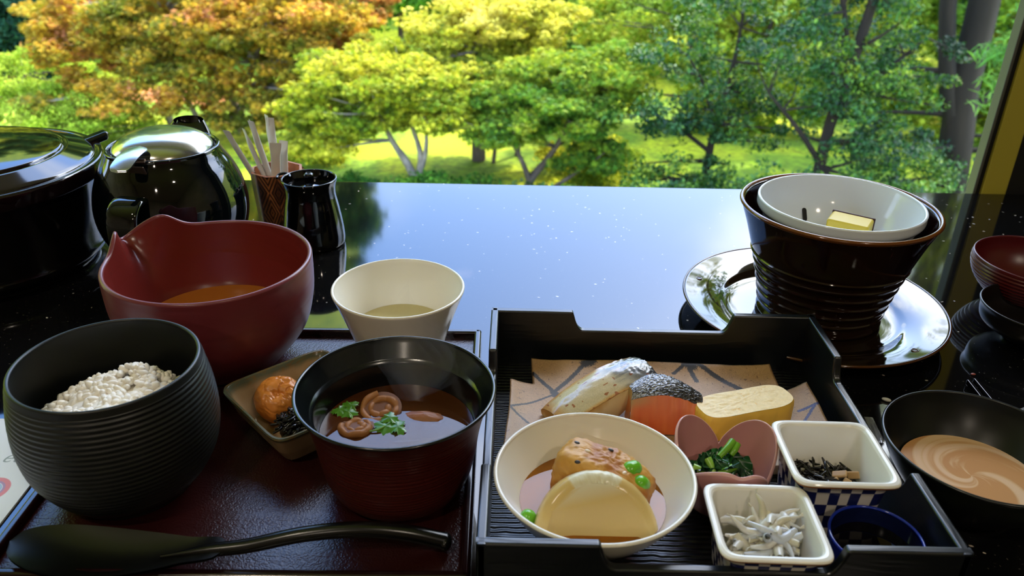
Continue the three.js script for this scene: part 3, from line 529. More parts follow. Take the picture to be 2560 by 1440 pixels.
// ---- square dish with pickled plum
{
  const t = thing('square_dish', 'small square beige glazed dish with greenish rim between the rice and soup bowls', 'dish', [-0.1375, 0.0045, -0.4475], Math.PI / 4 - 0.03);
  const prof = [[0.026, 0.0], [0.0285, 0.001], [0.0345, 0.012], [0.0395, 0.0255], [0.0405, 0.0275], [0.04, 0.0288], [0.0385, 0.0285], [0.0372, 0.0262], [0.032, 0.014], [0.0262, 0.0048], [0.02, 0.0038]];
  const sq = (u, r) => { const a = u * 2 * Math.PI, c = Math.cos(a), s = Math.sin(a), n = 9, k = 1 / Math.pow(Math.pow(Math.abs(c), n) + Math.pow(Math.abs(s), n), 1 / n); return [c * k * r, s * k * r]; };
  const g = grid(128, 80, (u, v) => {
    const f = v * (prof.length - 1), i = Math.min(prof.length - 2, Math.floor(f)), r = mix(prof[i][0], prof[i + 1][0], f - i), y = mix(prof[i][1], prof[i + 1][1], f - i);
    const [x, z] = sq(u, r); return [x, y, z];
  }, true);
  const P = g.attributes.position;
  tint(g, (x, y, z) => { const n = fbm(x * 160, y * 40, z * 160, 3), e = sstep(0.0215 + 0.004 * (n - 0.5) * 2, 0.0265, y), sp = vnoise(x * 900, y * 900, z * 900); const c = mix3(lin('#b79a78'), lin('#8d7350'), n); return mix3(c, sp > 0.6 ? lin('#5b4a26') : lin('#46503f'), e * 0.9); });
  const m = new THREE.MeshPhysicalMaterial({ vertexColors: true, roughness: 0.2 });
  obj('dish_body', g, m, t);
  obj('dish_bottom', [new THREE.BoxGeometry(0.048, 0.0018, 0.048).translate(0, 0.0032, 0), new THREE.BoxGeometry(0.052, 0.001, 0.052).translate(0, 0.0006, 0)], std('#a88c68', 0.25), t);
  const plum = obj('pickled_plum', displaced(new THREE.SphereGeometry(1, 90, 64), (v) => {
    const d = Math.hypot(v.x - 0.18, v.y - 0.75, v.z - 0.5), n = fbm(v.x * 2.2 + 3, v.y * 2.2 + 9, v.z * 2.2, 3), r1 = Math.abs(fbm(v.x * 3.1 + 1, v.y * 3.1, v.z * 3.1 + 5, 2) - 0.5);
    let k = 1 + 0.18 * (n - 0.5) - 0.26 * Math.exp(-d * d * 5) - 0.12 * (1 - sstep(0, 0.07, r1)) * Math.exp(-d * d * 1.2);
    v.multiplyScalar(k); v.set(v.x * 0.0165, v.y * 0.0165, v.z * 0.0155);
  }), std('#d88636', 0.33, { transmission: 0.1, thickness: 0 }));
  plum.position.set(-0.1545, 0.0235, -0.4505); tag(plum, 'wrinkled orange pickled plum in the square beige dish', 'plum');
  const rnd = mulberry(8), sea = [];
  for (let i = 0; i < 260; i++) { const a = rnd() * 6.28, r = Math.sqrt(rnd()) * 0.0165; const x = -0.1345 + Math.cos(a) * r * 0.82, z = -0.4265 + Math.sin(a) * r * 0.62; const h = 0.0165 + 0.013 * (1 - (r / 0.022) ** 2) + 0.002 * rnd(); const b = rnd() * 6.28, l = 0.004 + 0.004 * rnd(); sea.push(tube([[x, h, z], [x + Math.cos(b) * l * 0.5, h + 0.0012 * (rnd() - 0.3), z + Math.sin(b) * l * 0.5], [x + Math.cos(b + 0.6) * l, h - 0.001, z + Math.sin(b + 0.6) * l]], 0.0009, 5, 5)); }
  sea.push(displaced(new THREE.SphereGeometry(1, 30, 20), (v) => { v.multiplyScalar(1 + 0.15 * (vnoise(v.x * 4, v.y * 4, v.z * 4) - 0.5)); v.set(v.x * 0.0145, v.y * 0.0105, v.z * 0.0112); }).translate(-0.1345, 0.0185, -0.4265));
  tag(obj('seaweed_paste', sea, std('#0b0a08', 0.2)), 'glossy black simmered seaweed in front of the pickled plum', 'seaweed', null, 'stuff');
}
// ---- spoon
{
  const t = thing('wooden_spoon', 'long black lacquered spoon lying across the front of the tray', 'spoon', [0, 0, 0]);
  const blade = (up) => grid(40, 24, (u, v) => {
    const s = u, w = 0.0195 * Math.pow(Math.max(0, Math.sin(Math.PI * Math.pow(s, 0.72))), 0.6) * (1 - 0.15 * s) + 0.0044 * sstep(0.82, 1, s), q = v * 2 - 1;
    const x = mix(-0.2685, -0.152, s), zc = mix(-0.3262, -0.3235, s) + 0.006 * Math.sin(Math.PI * s);
    const bowl = 0.0075 * (1 - q * q) * Math.sin(Math.PI * Math.min(1, s * 1.05)), rim = 0.0145 + 0.002 * s;
    return [x, rim - bowl + (up ? 0 : -0.0016), zc + q * w];
  });
  const shaft = tube([[-0.185, 0.0112, -0.3205], [-0.162, 0.0145, -0.3222], [-0.14, 0.0165, -0.3242], [-0.11, 0.0215, -0.3285], [-0.08, 0.0222, -0.3325], [-0.055, 0.0178, -0.3352], [-0.0345, 0.0105, -0.337]], (u) => 0.0012 + 0.0024 * sstep(0, 0.22, u) + 0.0014 * u, 40, 12);
  const m = std('#080908', 0.24, { ior: 1.5 });
  obj('spoon_bowl', [blade(true), blade(false)], new THREE.MeshPhysicalMaterial({ color: '#080908', roughness: 0.3, side: THREE.DoubleSide }), t);
  obj('handle', [shaft, new THREE.SphereGeometry(0.0052, 20, 14).scale(0.8, 0.9, 1.1).translate(-0.0342, 0.0104, -0.337)], m, t);
}
// ---------------------------------------------------------------- black box tray with the side dishes
const BX = 0.1058, BZ = -0.4141, BS = 0.2415;
{
  const grain = tex(512, 256, (u, v) => 128 + 110 * (tn(u, v * 1, 4, 2, 2) * 0.3 + 0.7 * vnoise(u * 6, v * 90 + 6 * fbm(u * 3, v * 3, 1, 2), 3) - 0.5), false);
  grain.repeat.set(8, 8);
  const m = std('#0c1013', 0.3, { bumpMap: grain, bumpScale: 0.0003, ior: 1.6 });
  const t = thing('box_tray', 'square black lacquer box tray with cut-down sides holding the side dishes', 'tray', [BX, 0, BZ]);
  const H = 0.052, L = 0.0365, half = BS / 2, th = 0.0056;
  const wall = () => {
    const s = new THREE.Shape(), a = 0.0605, b = 0.0505;
    s.moveTo(-half, 0.001); s.lineTo(half, 0.001); s.lineTo(half, H); s.lineTo(a + 0.001, H);
    s.bezierCurveTo(a - 0.001, H, a - 0.001, H - 0.002, a - 0.002, H - 0.005); s.bezierCurveTo(b + 0.006, L + 0.003, b + 0.004, L, b, L);
    s.lineTo(-b, L); s.bezierCurveTo(-b - 0.004, L, -b - 0.006, L + 0.003, -a + 0.002, H - 0.005); s.bezierCurveTo(-a + 0.001, H - 0.002, -a + 0.001, H, -a - 0.001, H);
    s.lineTo(-half, H); s.closePath();
    const g = new THREE.ExtrudeGeometry(s, { depth: th - 0.0028, bevelEnabled: true, bevelThickness: 0.0014, bevelSize: 0.0014, bevelOffset: -0.0014, bevelSegments: 4, curveSegments: 10 });
    g.translate(0, 0, -half + 0.0014); return g;
  };
  for (let k = 0; k < 4; k++) obj('wall', wall().rotateY(k * Math.PI / 2), m, t);
  const rib = tex(256, 256, (u, v) => 128 + 120 * Math.sin(v * 2 * Math.PI * 16 + 2.5 * (tn(u, v, 10, 2, 2) - 0.5)), false); rib.repeat.set(4, 4);
  const base = rbox(BS - 0.004, 0.005, BS - 0.004, 0.0005, 1, [0, 0.0035, 0]);
  obj('base', uvPlanar(base, 4), std('#0a0c0e', 0.3, { bumpMap: rib, bumpScale: 0.0006 }), t);
}
// ---- clay slab plate
{
  const w = 0.212, d = 0.13, x0 = -0.001, z0 = -0.515;   // back left corner
  const seg = [[0.0163, -0.5002, 0.03, -0.481, 2], [0.03, -0.481, 0.055, -0.5109, 2], [0.055, -0.5109, 0.061, -0.5135, 4.2], [0.03, -0.481, 0.031, -0.4775, 3.6], [0.0307, -0.4785, 0.0007, -0.4575, 1.1], [0.0007, -0.4561, 0.0129, -0.4433, 1.1], [0.1193, -0.5043, 0.132, -0.5157, 1.6], [0.1305, -0.5143, 0.1345, -0.512, 4.6], [0.1377, -0.5159, 0.1684, -0.4863, 2.6], [0.1319, -0.5102, 0.1343, -0.4979, 2.2], [0.1684, -0.4863, 0.18, -0.47, 2], [0.1972, -0.4649, 0.2105, -0.4639, 1.6], [0.2085, -0.464, 0.1959, -0.4514, 1.5]];
  const map = tex(1024, 640, (u, v) => {
    const x = x0 + u * w, z = z0 + (1 - v) * d, n = fbm(x * 70, z * 70, 2, 4), f = vnoise(x * 2600, z * 2600, 4);
    let c = mix3([176, 140, 98], [148, 114, 76], n); const k = 0.9 + 0.2 * f; c = c.map((q) => q * k);
    if (vnoise(x * 700, z * 700, 7) > 0.91) c = mix3(c, [92, 66, 46], 0.6);
    let ink = 0;
    for (const [ax, az, bx, bz, wd] of seg) { const px = x - ax, pz = z - az, dx = bx - ax, dz = bz - az, t = Math.max(0, Math.min(1, (px * dx + pz * dz) / (dx * dx + dz * dz))), r = Math.hypot(px - t * dx, pz - t * dz); ink = Math.max(ink, 1 - sstep(0.5, 1.0, r / (wd * 0.001) + 0.5 * (f - 0.5))); }
    const blue = x > 0.19 ? [60, 60, 100] : [30, 23, 20];
    return mix3(c, blue.map((q) => q * (0.7 + 0.7 * f)), Math.min(1, ink * 1.1));
  });
  // a slab on a grid whose lines follow the two cut-away back corners; the edges curl up
  const lines = (...k) => { const a = [k[0]]; for (let i = 1; i < k.length; i += 2) for (let j = 1; j <= k[i]; j++) a.push(mix(a[a.length - j], k[i + 1], j / k[i])); return a; };
  const xs = lines(0, 12, 0.0164, 100, 0.1934, 12, w), zs = lines(0, 20, 0.0262, 52, 0.108), nx = xs.length - 1, nz = zs.length - 1;
  const top = (x, z) => { const ex = Math.min(x, w - x), ez = z, cx = Math.max(0, 1 - Math.hypot(x - 0.0164, z - 0.0262) / 0.02); return 0.0125 + 0.0078 * Math.exp(-ex / 0.012) + 0.0082 * Math.exp(-ez / 0.014) + 0.0012 * (fbm((x + x0) * 60, z * 60, 4, 2) - 0.5); };
  const pos = [], uv = [], idx = [];
  const layer = (dy) => { const o = pos.length / 3; for (const z of zs) for (const x of xs) { const ro = 0.0012 * Math.max(Math.exp(-x / 0.0015), Math.exp(-(w - x) / 0.0015), Math.exp(-z / 0.0015)); const X = x + 0.0016 * Math.sin(z * 40) + 0.004 * (z / 0.108) * (x / w - 0.3), Z = z + 0.0022 * Math.cos(x * 36 + 0.3) + (x > 0.1934 ? 0.0045 * (1 - (x - 0.1934) / 0.0186) - 0.002 : 0); pos.push(X + x0, top(x, z) - dy - (dy ? -ro : ro), Z + z0); uv.push(x / w, 1 - z / d); } return o; };
  const a0 = layer(0), b0 = layer(0.0062), row = nx + 1, on = (i, j) => i >= 0 && j >= 0 && i < nx && j < nz && !((xs[i] < 0.01639 || xs[i + 1] > 0.19341) && zs[j] < 0.02619);
  for (let j = 0; j < nz; j++) for (let i = 0; i < nx; i++) if (on(i, j)) {
    const k = j * row + i; idx.push(a0 + k, a0 + k + row, a0 + k + 1, a0 + k + 1, a0 + k + row, a0 + k + row + 1, b0 + k, b0 + k + 1, b0 + k + row, b0 + k + 1, b0 + k + row + 1, b0 + k + row);
    const side = (p, r) => idx.push(a0 + p, a0 + r, b0 + p, a0 + r, b0 + r, b0 + p);
    if (!on(i, j - 1)) side(k, k + 1); if (!on(i, j + 1)) side(k + row + 1, k + row); if (!on(i - 1, j)) side(k + row, k); if (!on(i + 1, j)) side(k + 1, k + row + 1);
  }
  const pg = new THREE.BufferGeometry(); pg.setAttribute('position', new THREE.Float32BufferAttribute(pos, 3)); pg.setAttribute('uv', new THREE.Float32BufferAttribute(uv, 2)); pg.setIndex(idx); pg.computeVertexNormals();
  const m = obj('slab_plate', pg, new THREE.MeshPhysicalMaterial({ map, roughness: 0.5 }));
  tag(m, 'rough beige clay slab plate with dark painted lines at the back of the box tray', 'plate');
}
// ---- grilled fish and omelette
{
  // mackerel: skin arched from the near left tip to the back right
  const A = [0.0222, 0.0215, -0.4525], B = [0.088, 0.0405, -0.492], Cc = [0.1035, 0.04, -0.4705], D = [0.036, 0.0205, -0.4295];
  const skinP = (u, v) => { const x = mix(mix(A[0], B[0], u), mix(D[0], Cc[0], u), v), z = mix(mix(A[2], B[2], u), mix(D[2], Cc[2], u), v), y = 0.0195 + 0.0212 * Math.sin(Math.PI * 0.5 * Math.pow(u, 0.85)) + 0.0035 * Math.sin(Math.PI * v) - 0.004 * v * u - 0.0028 * Math.pow(u, 6); return [x + 0.003 * Math.sin(Math.PI * u) * (v - 0.3), y + 0.0009 * (fbm(u * 14, v * 9, 2, 3) - 0.5) + (u > 0.72 ? 0.0012 * (fbm(u * 40, v * 30, 5, 2) - 0.5) : 0), z]; };
  const t = thing('mackerel_fillet', 'grilled silver skinned mackerel fillet on the clay plate, left of the salmon', 'fish');
  const skinTex = tex(512, 256, (u, v) => {
    const n = fbm(u * 9, v * 7, 2, 4), f = vnoise(u * 170, v * 60, 3), b = sstep(0.5, 0.95, u + 0.22 * (n - 0.5));
    let c = mix3([206, 188, 148], [196, 180, 140], n); c = mix3(c, [88, 96, 108], b); c = mix3(c, [38, 42, 50], sstep(0.5, 0.66, fbm(u * 5, v * 16, 8, 3)) * b);
    const edge = Math.max(1 - sstep(0.0, 0.16, v), 1 - sstep(0.0, 0.1, 1 - v), 1 - sstep(0, 0.12, u)); c = mix3(c, [190, 128, 52], edge * 0.75);
    if (vnoise(u * 26, v * 14, 11) > 0.88) c = mix3(c, [140, 66, 30], 0.7);
    if (u > 0.93 + 0.05 * (n - 0.5)) c = mix3(c, [34, 30, 28], 0.85);
    return c.map((q) => q * (0.95 + 0.1 * f));
  });
  obj('skin', grid(60, 24, (u, v) => skinP(u, v)), new THREE.MeshPhysicalMaterial({ map: skinTex, roughness: 0.3, clearcoat: 0.6, clearcoatRoughness: 0.12, side: THREE.DoubleSide }), t);
  const bottom = (u, v) => { const p = skinP(u, v), y = mix(0.0145, p[1] - 0.0045, sstep(0.5, 0.82, u)); return [p[0], Math.min(p[1] - 0.001, y), p[2]]; };
  const sideG = (f) => grid(50, 8, (u, w) => { const [uu, vv] = f(u), p = skinP(uu, vv), b = bottom(uu, vv), bu = Math.sin(Math.PI * w) * 0.0015; return [mix(p[0], b[0], w) + bu * (vv > 0.5 ? 0.5 : -0.5), mix(p[1] - 0.0002, b[1], w), mix(p[2], b[2], w) + bu * (vv > 0.5 ? 1 : -1)]; });
  const flesh = [sideG((u) => [u, 0]), sideG((u) => [u, 1]), sideG((u) => [0, u]), sideG((u) => [1, u]), grid(30, 12, bottom)].map((g) => tint(g, (x, y, z) => mix3(lin('#c08a3c'), lin('#e0c48e'), sstep(0.0, 0.011, (0.02 + 0.026 * sstep(0.03, 0.09, x)) - y + 0.006 * (vnoise(x * 300, y * 200, z * 300) - 0.5)))));
  obj('flesh', flesh, new THREE.MeshPhysicalMaterial({ vertexColors: true, roughness: 0.45, side: THREE.DoubleSide }), t);
}
{
  const t = thing('salmon_fillet', 'orange grilled salmon piece with dark crisp skin between the mackerel and the omelette', 'fish');
  const e0 = [0.0812, -0.4605], e1 = [0.1282, -0.4575];
  const P = (u, v) => { // v 0 back edge of skin, 1 front edge of skin
    const x = mix(0.0798, 0.1268, u) + 0.0012 * Math.sin(v * 3), zb = -0.4545 - 0.0125 * Math.sin(Math.PI * Math.pow(u, 0.85)), zf = -0.4425 - 0.003 * Math.sin(Math.PI * u); const z = mix(zb, zf, v);
    const y = 0.0375 + 0.003 * Math.sin(Math.PI * Math.min(1, u * 1.02)) - 0.0035 * u * u + 0.0016 * Math.sin(Math.PI * v) - 0.0028 * v;
    const wr = Math.abs(fbm(u * 26, v * 18, 4, 2) - 0.5) * 2; return [x, y + 0.0007 * (0.4 - wr) * (1 + u), z];
  };
  const skinTex = tex(512, 256, (u, v) => { const w = Math.abs(fbm(u * 26, v * 18, 4, 2) - 0.5) * 2, n = fbm(u * 6, v * 6, 2, 3); let c = mix3([150, 150, 150], [60, 58, 58], sstep(0.25, 0.8, u + 0.5 * (n - 0.5))); c = mix3([30, 26, 26], c, sstep(0.02, 0.3, w)); return mix3(c, [150, 140, 116], (1 - sstep(0, 0.25, u)) * sstep(0.5, 1, v) * 0.6); });
  obj('skin', grid(90, 50, P), new THREE.MeshPhysicalMaterial({ map: skinTex, roughness: 0.26, metalness: 0.2, side: THREE.DoubleSide }), t);
  const fx = (u) => [mix(0.0785, 0.1262, u), -0.4345 + 0.001 * u];
  const front = grid(48, 26, (u, w) => { const p = P(u, 1), [bx, bz] = fx(u), bu = 0.002 * Math.sin(Math.PI * w); return [mix(p[0], bx, w), mix(p[1] - 0.0002, 0.0138, w) + 0.0003 * (vnoise(u * 70, w * 5, 2) - 0.5), mix(p[2], bz, w) + bu]; });
  const other = (f) => grid(30, 10, f);
  const gs = [front, other((u, w) => { const p = P(0, u); return [mix(p[0], 0.0785, w), mix(p[1] - 0.0002, 0.0138, w), mix(p[2], mix(-0.4545, -0.4345, u), w)]; }), other((u, w) => { const p = P(1, u); return [mix(p[0], 0.1262, w), mix(p[1] - 0.0002, 0.0138, w), mix(p[2], mix(-0.4555, -0.4335, u), w)]; }), other((u, w) => { const p = P(u, 0); return [p[0], mix(p[1] - 0.0002, 0.0138, w), p[2]]; })];
  gs.forEach((g) => tint(g, (x, y, z) => { const band = sstep(0.0305, 0.0365, y + 0.12 * (0.1 - x)) * 0.8; const st = vnoise(x * 420, y * 60, 2); const c = mix3(lin('#d25a22'), lin('#ea9048'), 0.35 * st + 0.25 * sstep(0.115, 0.125, x)); return mix3(mix3(c, lin('#b98a52'), band * sstep(0.1, 0.084, x) + (1 - sstep(0.0775, 0.083, x)) * 0.7), lin('#7a2c12'), 0); }));
  obj('flesh', gs, new THREE.MeshPhysicalMaterial({ vertexColors: true, roughness: 0.42, side: THREE.DoubleSide }), t);
}
{
  const t = thing('omelette_slice', 'thick pale yellow slice of rolled omelette at the right of the clay plate', 'omelette', [0.1565, 0.0136, -0.4478], 0.385);
  const out = (u) => { const a = u * 2 * Math.PI, c = Math.cos(a), s = Math.sin(a), n = 3.2, k = 1 / Math.pow(Math.pow(Math.abs(c), n) + Math.pow(Math.abs(s), n), 1 / n); const rx = 0.0352, rz = 0.0138; const x = c * k * rx; return [x, s * k * rz * (1 - 0.05 * Math.cos(x * 90)) + 0.0012 * Math.sin(x * 70)]; };
  const H = 0.0188;
  const side = grid(160, 14, (u, v) => { const [x, z] = out(u), w = 0.00045 * (vnoise(u * 90, v * 1.5, 3) - 0.5) * 2, b = 1 - 0.045 * Math.pow(Math.abs(2 * v - 1), 5); const l = Math.hypot(x, z); return [x * b + x / l * w, v * H, z * b + z / l * w]; }, true);
  obj('rolled_skin', side, std('#f2c44c', 0.45), t);
  const faceTex = tex(512, 256, (u, v) => { const n = fbm(u * 10, v * 6, 3, 4), f = fbm(u * 80, v * 40, 5, 2); let c = mix3([236, 210, 146], [226, 196, 128], n); const sp = Math.abs(v - 0.5 - 0.16 * Math.sin(u * 5 + 1)), sq = Math.abs(Math.hypot((u - 0.5) * 1.0, (v - 0.5) * 1.6) - 0.36); const l = Math.max(1 - sstep(0.006, 0.02, sp) * 1, (1 - sstep(0.004, 0.016, sq)) * 0.6); c = mix3(c, [206, 168, 96], l * (0.25 + 0.4 * f)); if (vnoise(u * 30, v * 18, 9) > 0.95) c = [224, 170, 70]; return c.map((q) => q * (0.96 + 0.08 * f)); });
  const face = grid(160, 20, (u, v) => { const [x, z] = out(u), s = v, e = 0.0004 * (fbm(x * s * 420, z * s * 420, 2, 3) - 0.5) * 3; return [x * s * 0.962, H + e * (s < 0.95 ? 1 : 0.2) + 0.0002, z * s * 0.962]; }, true);
  const P = face.attributes.position, uv = face.attributes.uv; for (let i = 0; i < P.count; i++) uv.setXY(i, P.getX(i) / 0.0704 + 0.5, P.getZ(i) / 0.0276 + 0.5);
  obj('cut_face', face, new THREE.MeshPhysicalMaterial({ map: faceTex, roughness: 0.5, side: THREE.DoubleSide }), t);
}
// ---- white bowl of simmered radish
const WBC = [0.0475, 0.0062, -0.351];
{
  const t = thing('white_bowl', 'round white bowl of simmered radish and tofu fritter at the box front', 'bowl', WBC);
  const out = spl([[0, 0], [0.021, 0], [0.0222, 0.0012], [0.023, 0.004], [0.0335, 0.012], [0.0445, 0.025], [0.0515, 0.036], [0.0552, 0.0425]], 8), inn = spl([[0.0529, 0.0425], [0.0492, 0.036], [0.0425, 0.026], [0.0315, 0.0135], [0.02, 0.0072], [0, 0.006]], 8);
  obj('bowl_body', lathe([...out, ...lip(0.0555, 0.0529, 0.0442), ...inn], 128), W.whiteGlaze, t);
  const lq = obj('amber_broth', new THREE.CylinderGeometry(0.0407, 0.0402, 0.0012, 64), new THREE.MeshPhysicalMaterial({ color: '#c07a26', roughness: 0.03, transmission: 0.55, thickness: 0, ior: 1.36 })); lq.position.set(WBC[0], 0.0296, WBC[2]);
  tag(lq, 'amber broth around the radish in the white bowl', 'broth');
  // half moon of radish leaning on the near wall, cut face up and towards the diner
  const rad = thing('radish_slice', 'thick translucent half round of simmered white radish in the white bowl', 'radish', [0.0478, 0.0315, -0.3178], 0.06);
  const hs = new THREE.Shape(), rr = 0.0275; hs.moveTo(-rr * 0.8, -0.009); hs.lineTo(rr * 0.8, -0.009); hs.quadraticCurveTo(rr, -0.005, rr, 0); hs.absarc(0, 0, rr, 0, Math.PI, false); hs.quadraticCurveTo(-rr, -0.005, -rr * 0.8, -0.009);
  const body = displaced(new THREE.ExtrudeGeometry(hs, { depth: 0.008, bevelEnabled: true, bevelThickness: 0.0055, bevelSize: 0.006, bevelSegments: 5, curveSegments: 60, steps: 4 }).translate(0, 0, -0.0135), (v) => { const top = sstep(0.018, 0.03, v.y) * sstep(0.016, 0.006, Math.abs(v.x - 0.001)); v.z += 0.0005 * (fbm(v.x * 120, v.y * 120, v.z * 120, 3) - 0.5) + top * 0.0016 * (fbm(v.x * 520, v.y * 520, 3, 3) - 0.6); v.y += top * 0.0008 * (fbm(v.x * 420, v.z * 420, 1, 2) - 0.5); });
  rad.scale.set(1, 1.08, 1); rad.rotation.order = 'YXZ'; rad.rotation.x = -0.66; rad.updateMatrixWorld();
  { const P = body.attributes.position, v = new THREE.Vector3(), inv = rad.matrixWorld.clone().invert();   // it rests against the bowl: keep it inside
    for (let i = 0; i < P.count; i++) { v.fromBufferAttribute(P, i).applyMatrix4(rad.matrixWorld); let y = v.y - WBC[1], k = 0; y = Math.min(0.0425, Math.max(0.0085, y)); v.y = WBC[1] + Math.max(0.0085, v.y - WBC[1]); const q = [[0.008, 0.018], [0.0135, 0.0305], [0.026, 0.0415], [0.036, 0.0482], [0.0425, 0.052]]; while (k < 3 && y > q[k + 1][0]) k++; const r = mix(q[k][1], q[k + 1][1], (y - q[k][0]) / (q[k + 1][0] - q[k][0])) - 0.0006, d = Math.hypot(v.x - WBC[0], v.z - WBC[2]); if (d > r) { v.x = WBC[0] + (v.x - WBC[0]) * r / d; v.z = WBC[2] + (v.z - WBC[2]) * r / d; } v.applyMatrix4(inv); P.setXYZ(i, v.x, v.y, v.z); }
    body.computeVertexNormals(); }
  tint(body, (x, y, z) => { const n = fbm(x * 160, y * 160, z * 160, 3), f = vnoise(x * 1500, y * 1500, z * 900); const p = sstep(0.0, 0.0012, y - 0.0215 - 0.007 * (n - 0.5) - 9 * x * x * 4) * sstep(0.017, 0.0155, Math.abs(x - 0.002 + 0.005 * (n - 0.5))); return mix3(lin('#e6c67c'), mix3(lin('#ece2b4'), lin('#f6f1d4'), f), p); });
  obj('radish_flesh', body, new THREE.MeshPhysicalMaterial({ vertexColors: true, roughness: 0.2, transmission: 0.2, thickness: 0, ior: 1.38 }), rad);
  // tofu fritter
  const tf = thing('tofu_fritter', 'browned tofu fritter with sesame seeds standing behind the radish', 'tofu', [0.0525, 0.0385, -0.356], -0.45); tf.rotation.z = -0.2;
  const shape = displaced(new THREE.SphereGeometry(1, 120, 80), (v) => {
    const k = 1 / Math.pow(Math.abs(v.x) ** 4.5 + Math.abs(v.y) ** 4.5 + Math.abs(v.z) ** 4.5, 1 / 4.5), d = v.clone(); v.multiplyScalar(k); v.set(v.x * 0.0275, v.y * 0.0172, v.z * 0.0138);
    const n = fbm(v.x * 110 + 3, v.y * 110, v.z * 110, 3) - 0.5, q = fbm(v.x * 520, v.y * 520, v.z * 520, 3) - 0.5; v.addScaledVector(d, 0.0036 * n + 0.0019 * q); v.y += 0.0016 * Math.sin(v.x * 100 + 1);
  });
  tint(shape, (x, y, z) => { const n = fbm(x * 110, y * 110, z * 110, 4), b = sstep(0.45, 0.7, fbm(x * 70 + 4, y * 90, z * 70, 3)); return mix3(mix3(lin('#dba64e'), lin('#bc802c'), n), lin('#a05214'), b * 0.8); });
  const bump = new THREE.MeshPhysicalMaterial({ vertexColors: true, roughness: 0.5 });
  obj('fritter_body', shape, bump, tf);
  const seed = new THREE.SphereGeometry(1, 10, 8).scale(0.0017, 0.0006, 0.001);
  for (const [x, y, z, c, a] of [[-0.0125, 0.018, 0.003, '#f0dcc0', 0.3], [0.0105, 0.0178, 0.0055, '#f0dcc0', 1.2], [-0.0145, 0.0145, 0.011, '#20202a', 0.4], [-0.002, 0.0182, -0.006, '#2a2a30', 0.1], [-0.0205, 0.0155, -0.002, '#35353a', 0.2]]) { const s = obj('sesame_seed', seed, std(c, 0.35), tf, [x, y + 0.001, z]); s.rotation.set(z > 0.006 ? 0.7 : 0, a, 0); }
  const pea = (label, x, y, z, rx, rz) => { const g = thing('green_bean', label, 'bean', [x, y, z]); g.rotation.set(rx, 0.3, rz); const c = new THREE.CapsuleGeometry(0.0044, 0.0034, 8, 20); obj('bean_slice', displaced(c, (v) => { v.x *= 1 + 0.06 * Math.cos(v.y * 700); }), std('#6fc02c', 0.22, { transmission: 0.12, thickness: 0 }), g); };
  pea('bright green bean slice in front on the right end of the tofu fritter', 0.0725, 0.0475, -0.345, 0.5, 0.5);
  pea('pale green bean slice behind the other one on the tofu fritter', 0.0678, 0.0522, -0.3515, 0.8, 1.0);
  pea('green bean slice in the broth at the left wall of the white bowl', 0.0118, 0.032, -0.333, 0.2, 0.4);
}
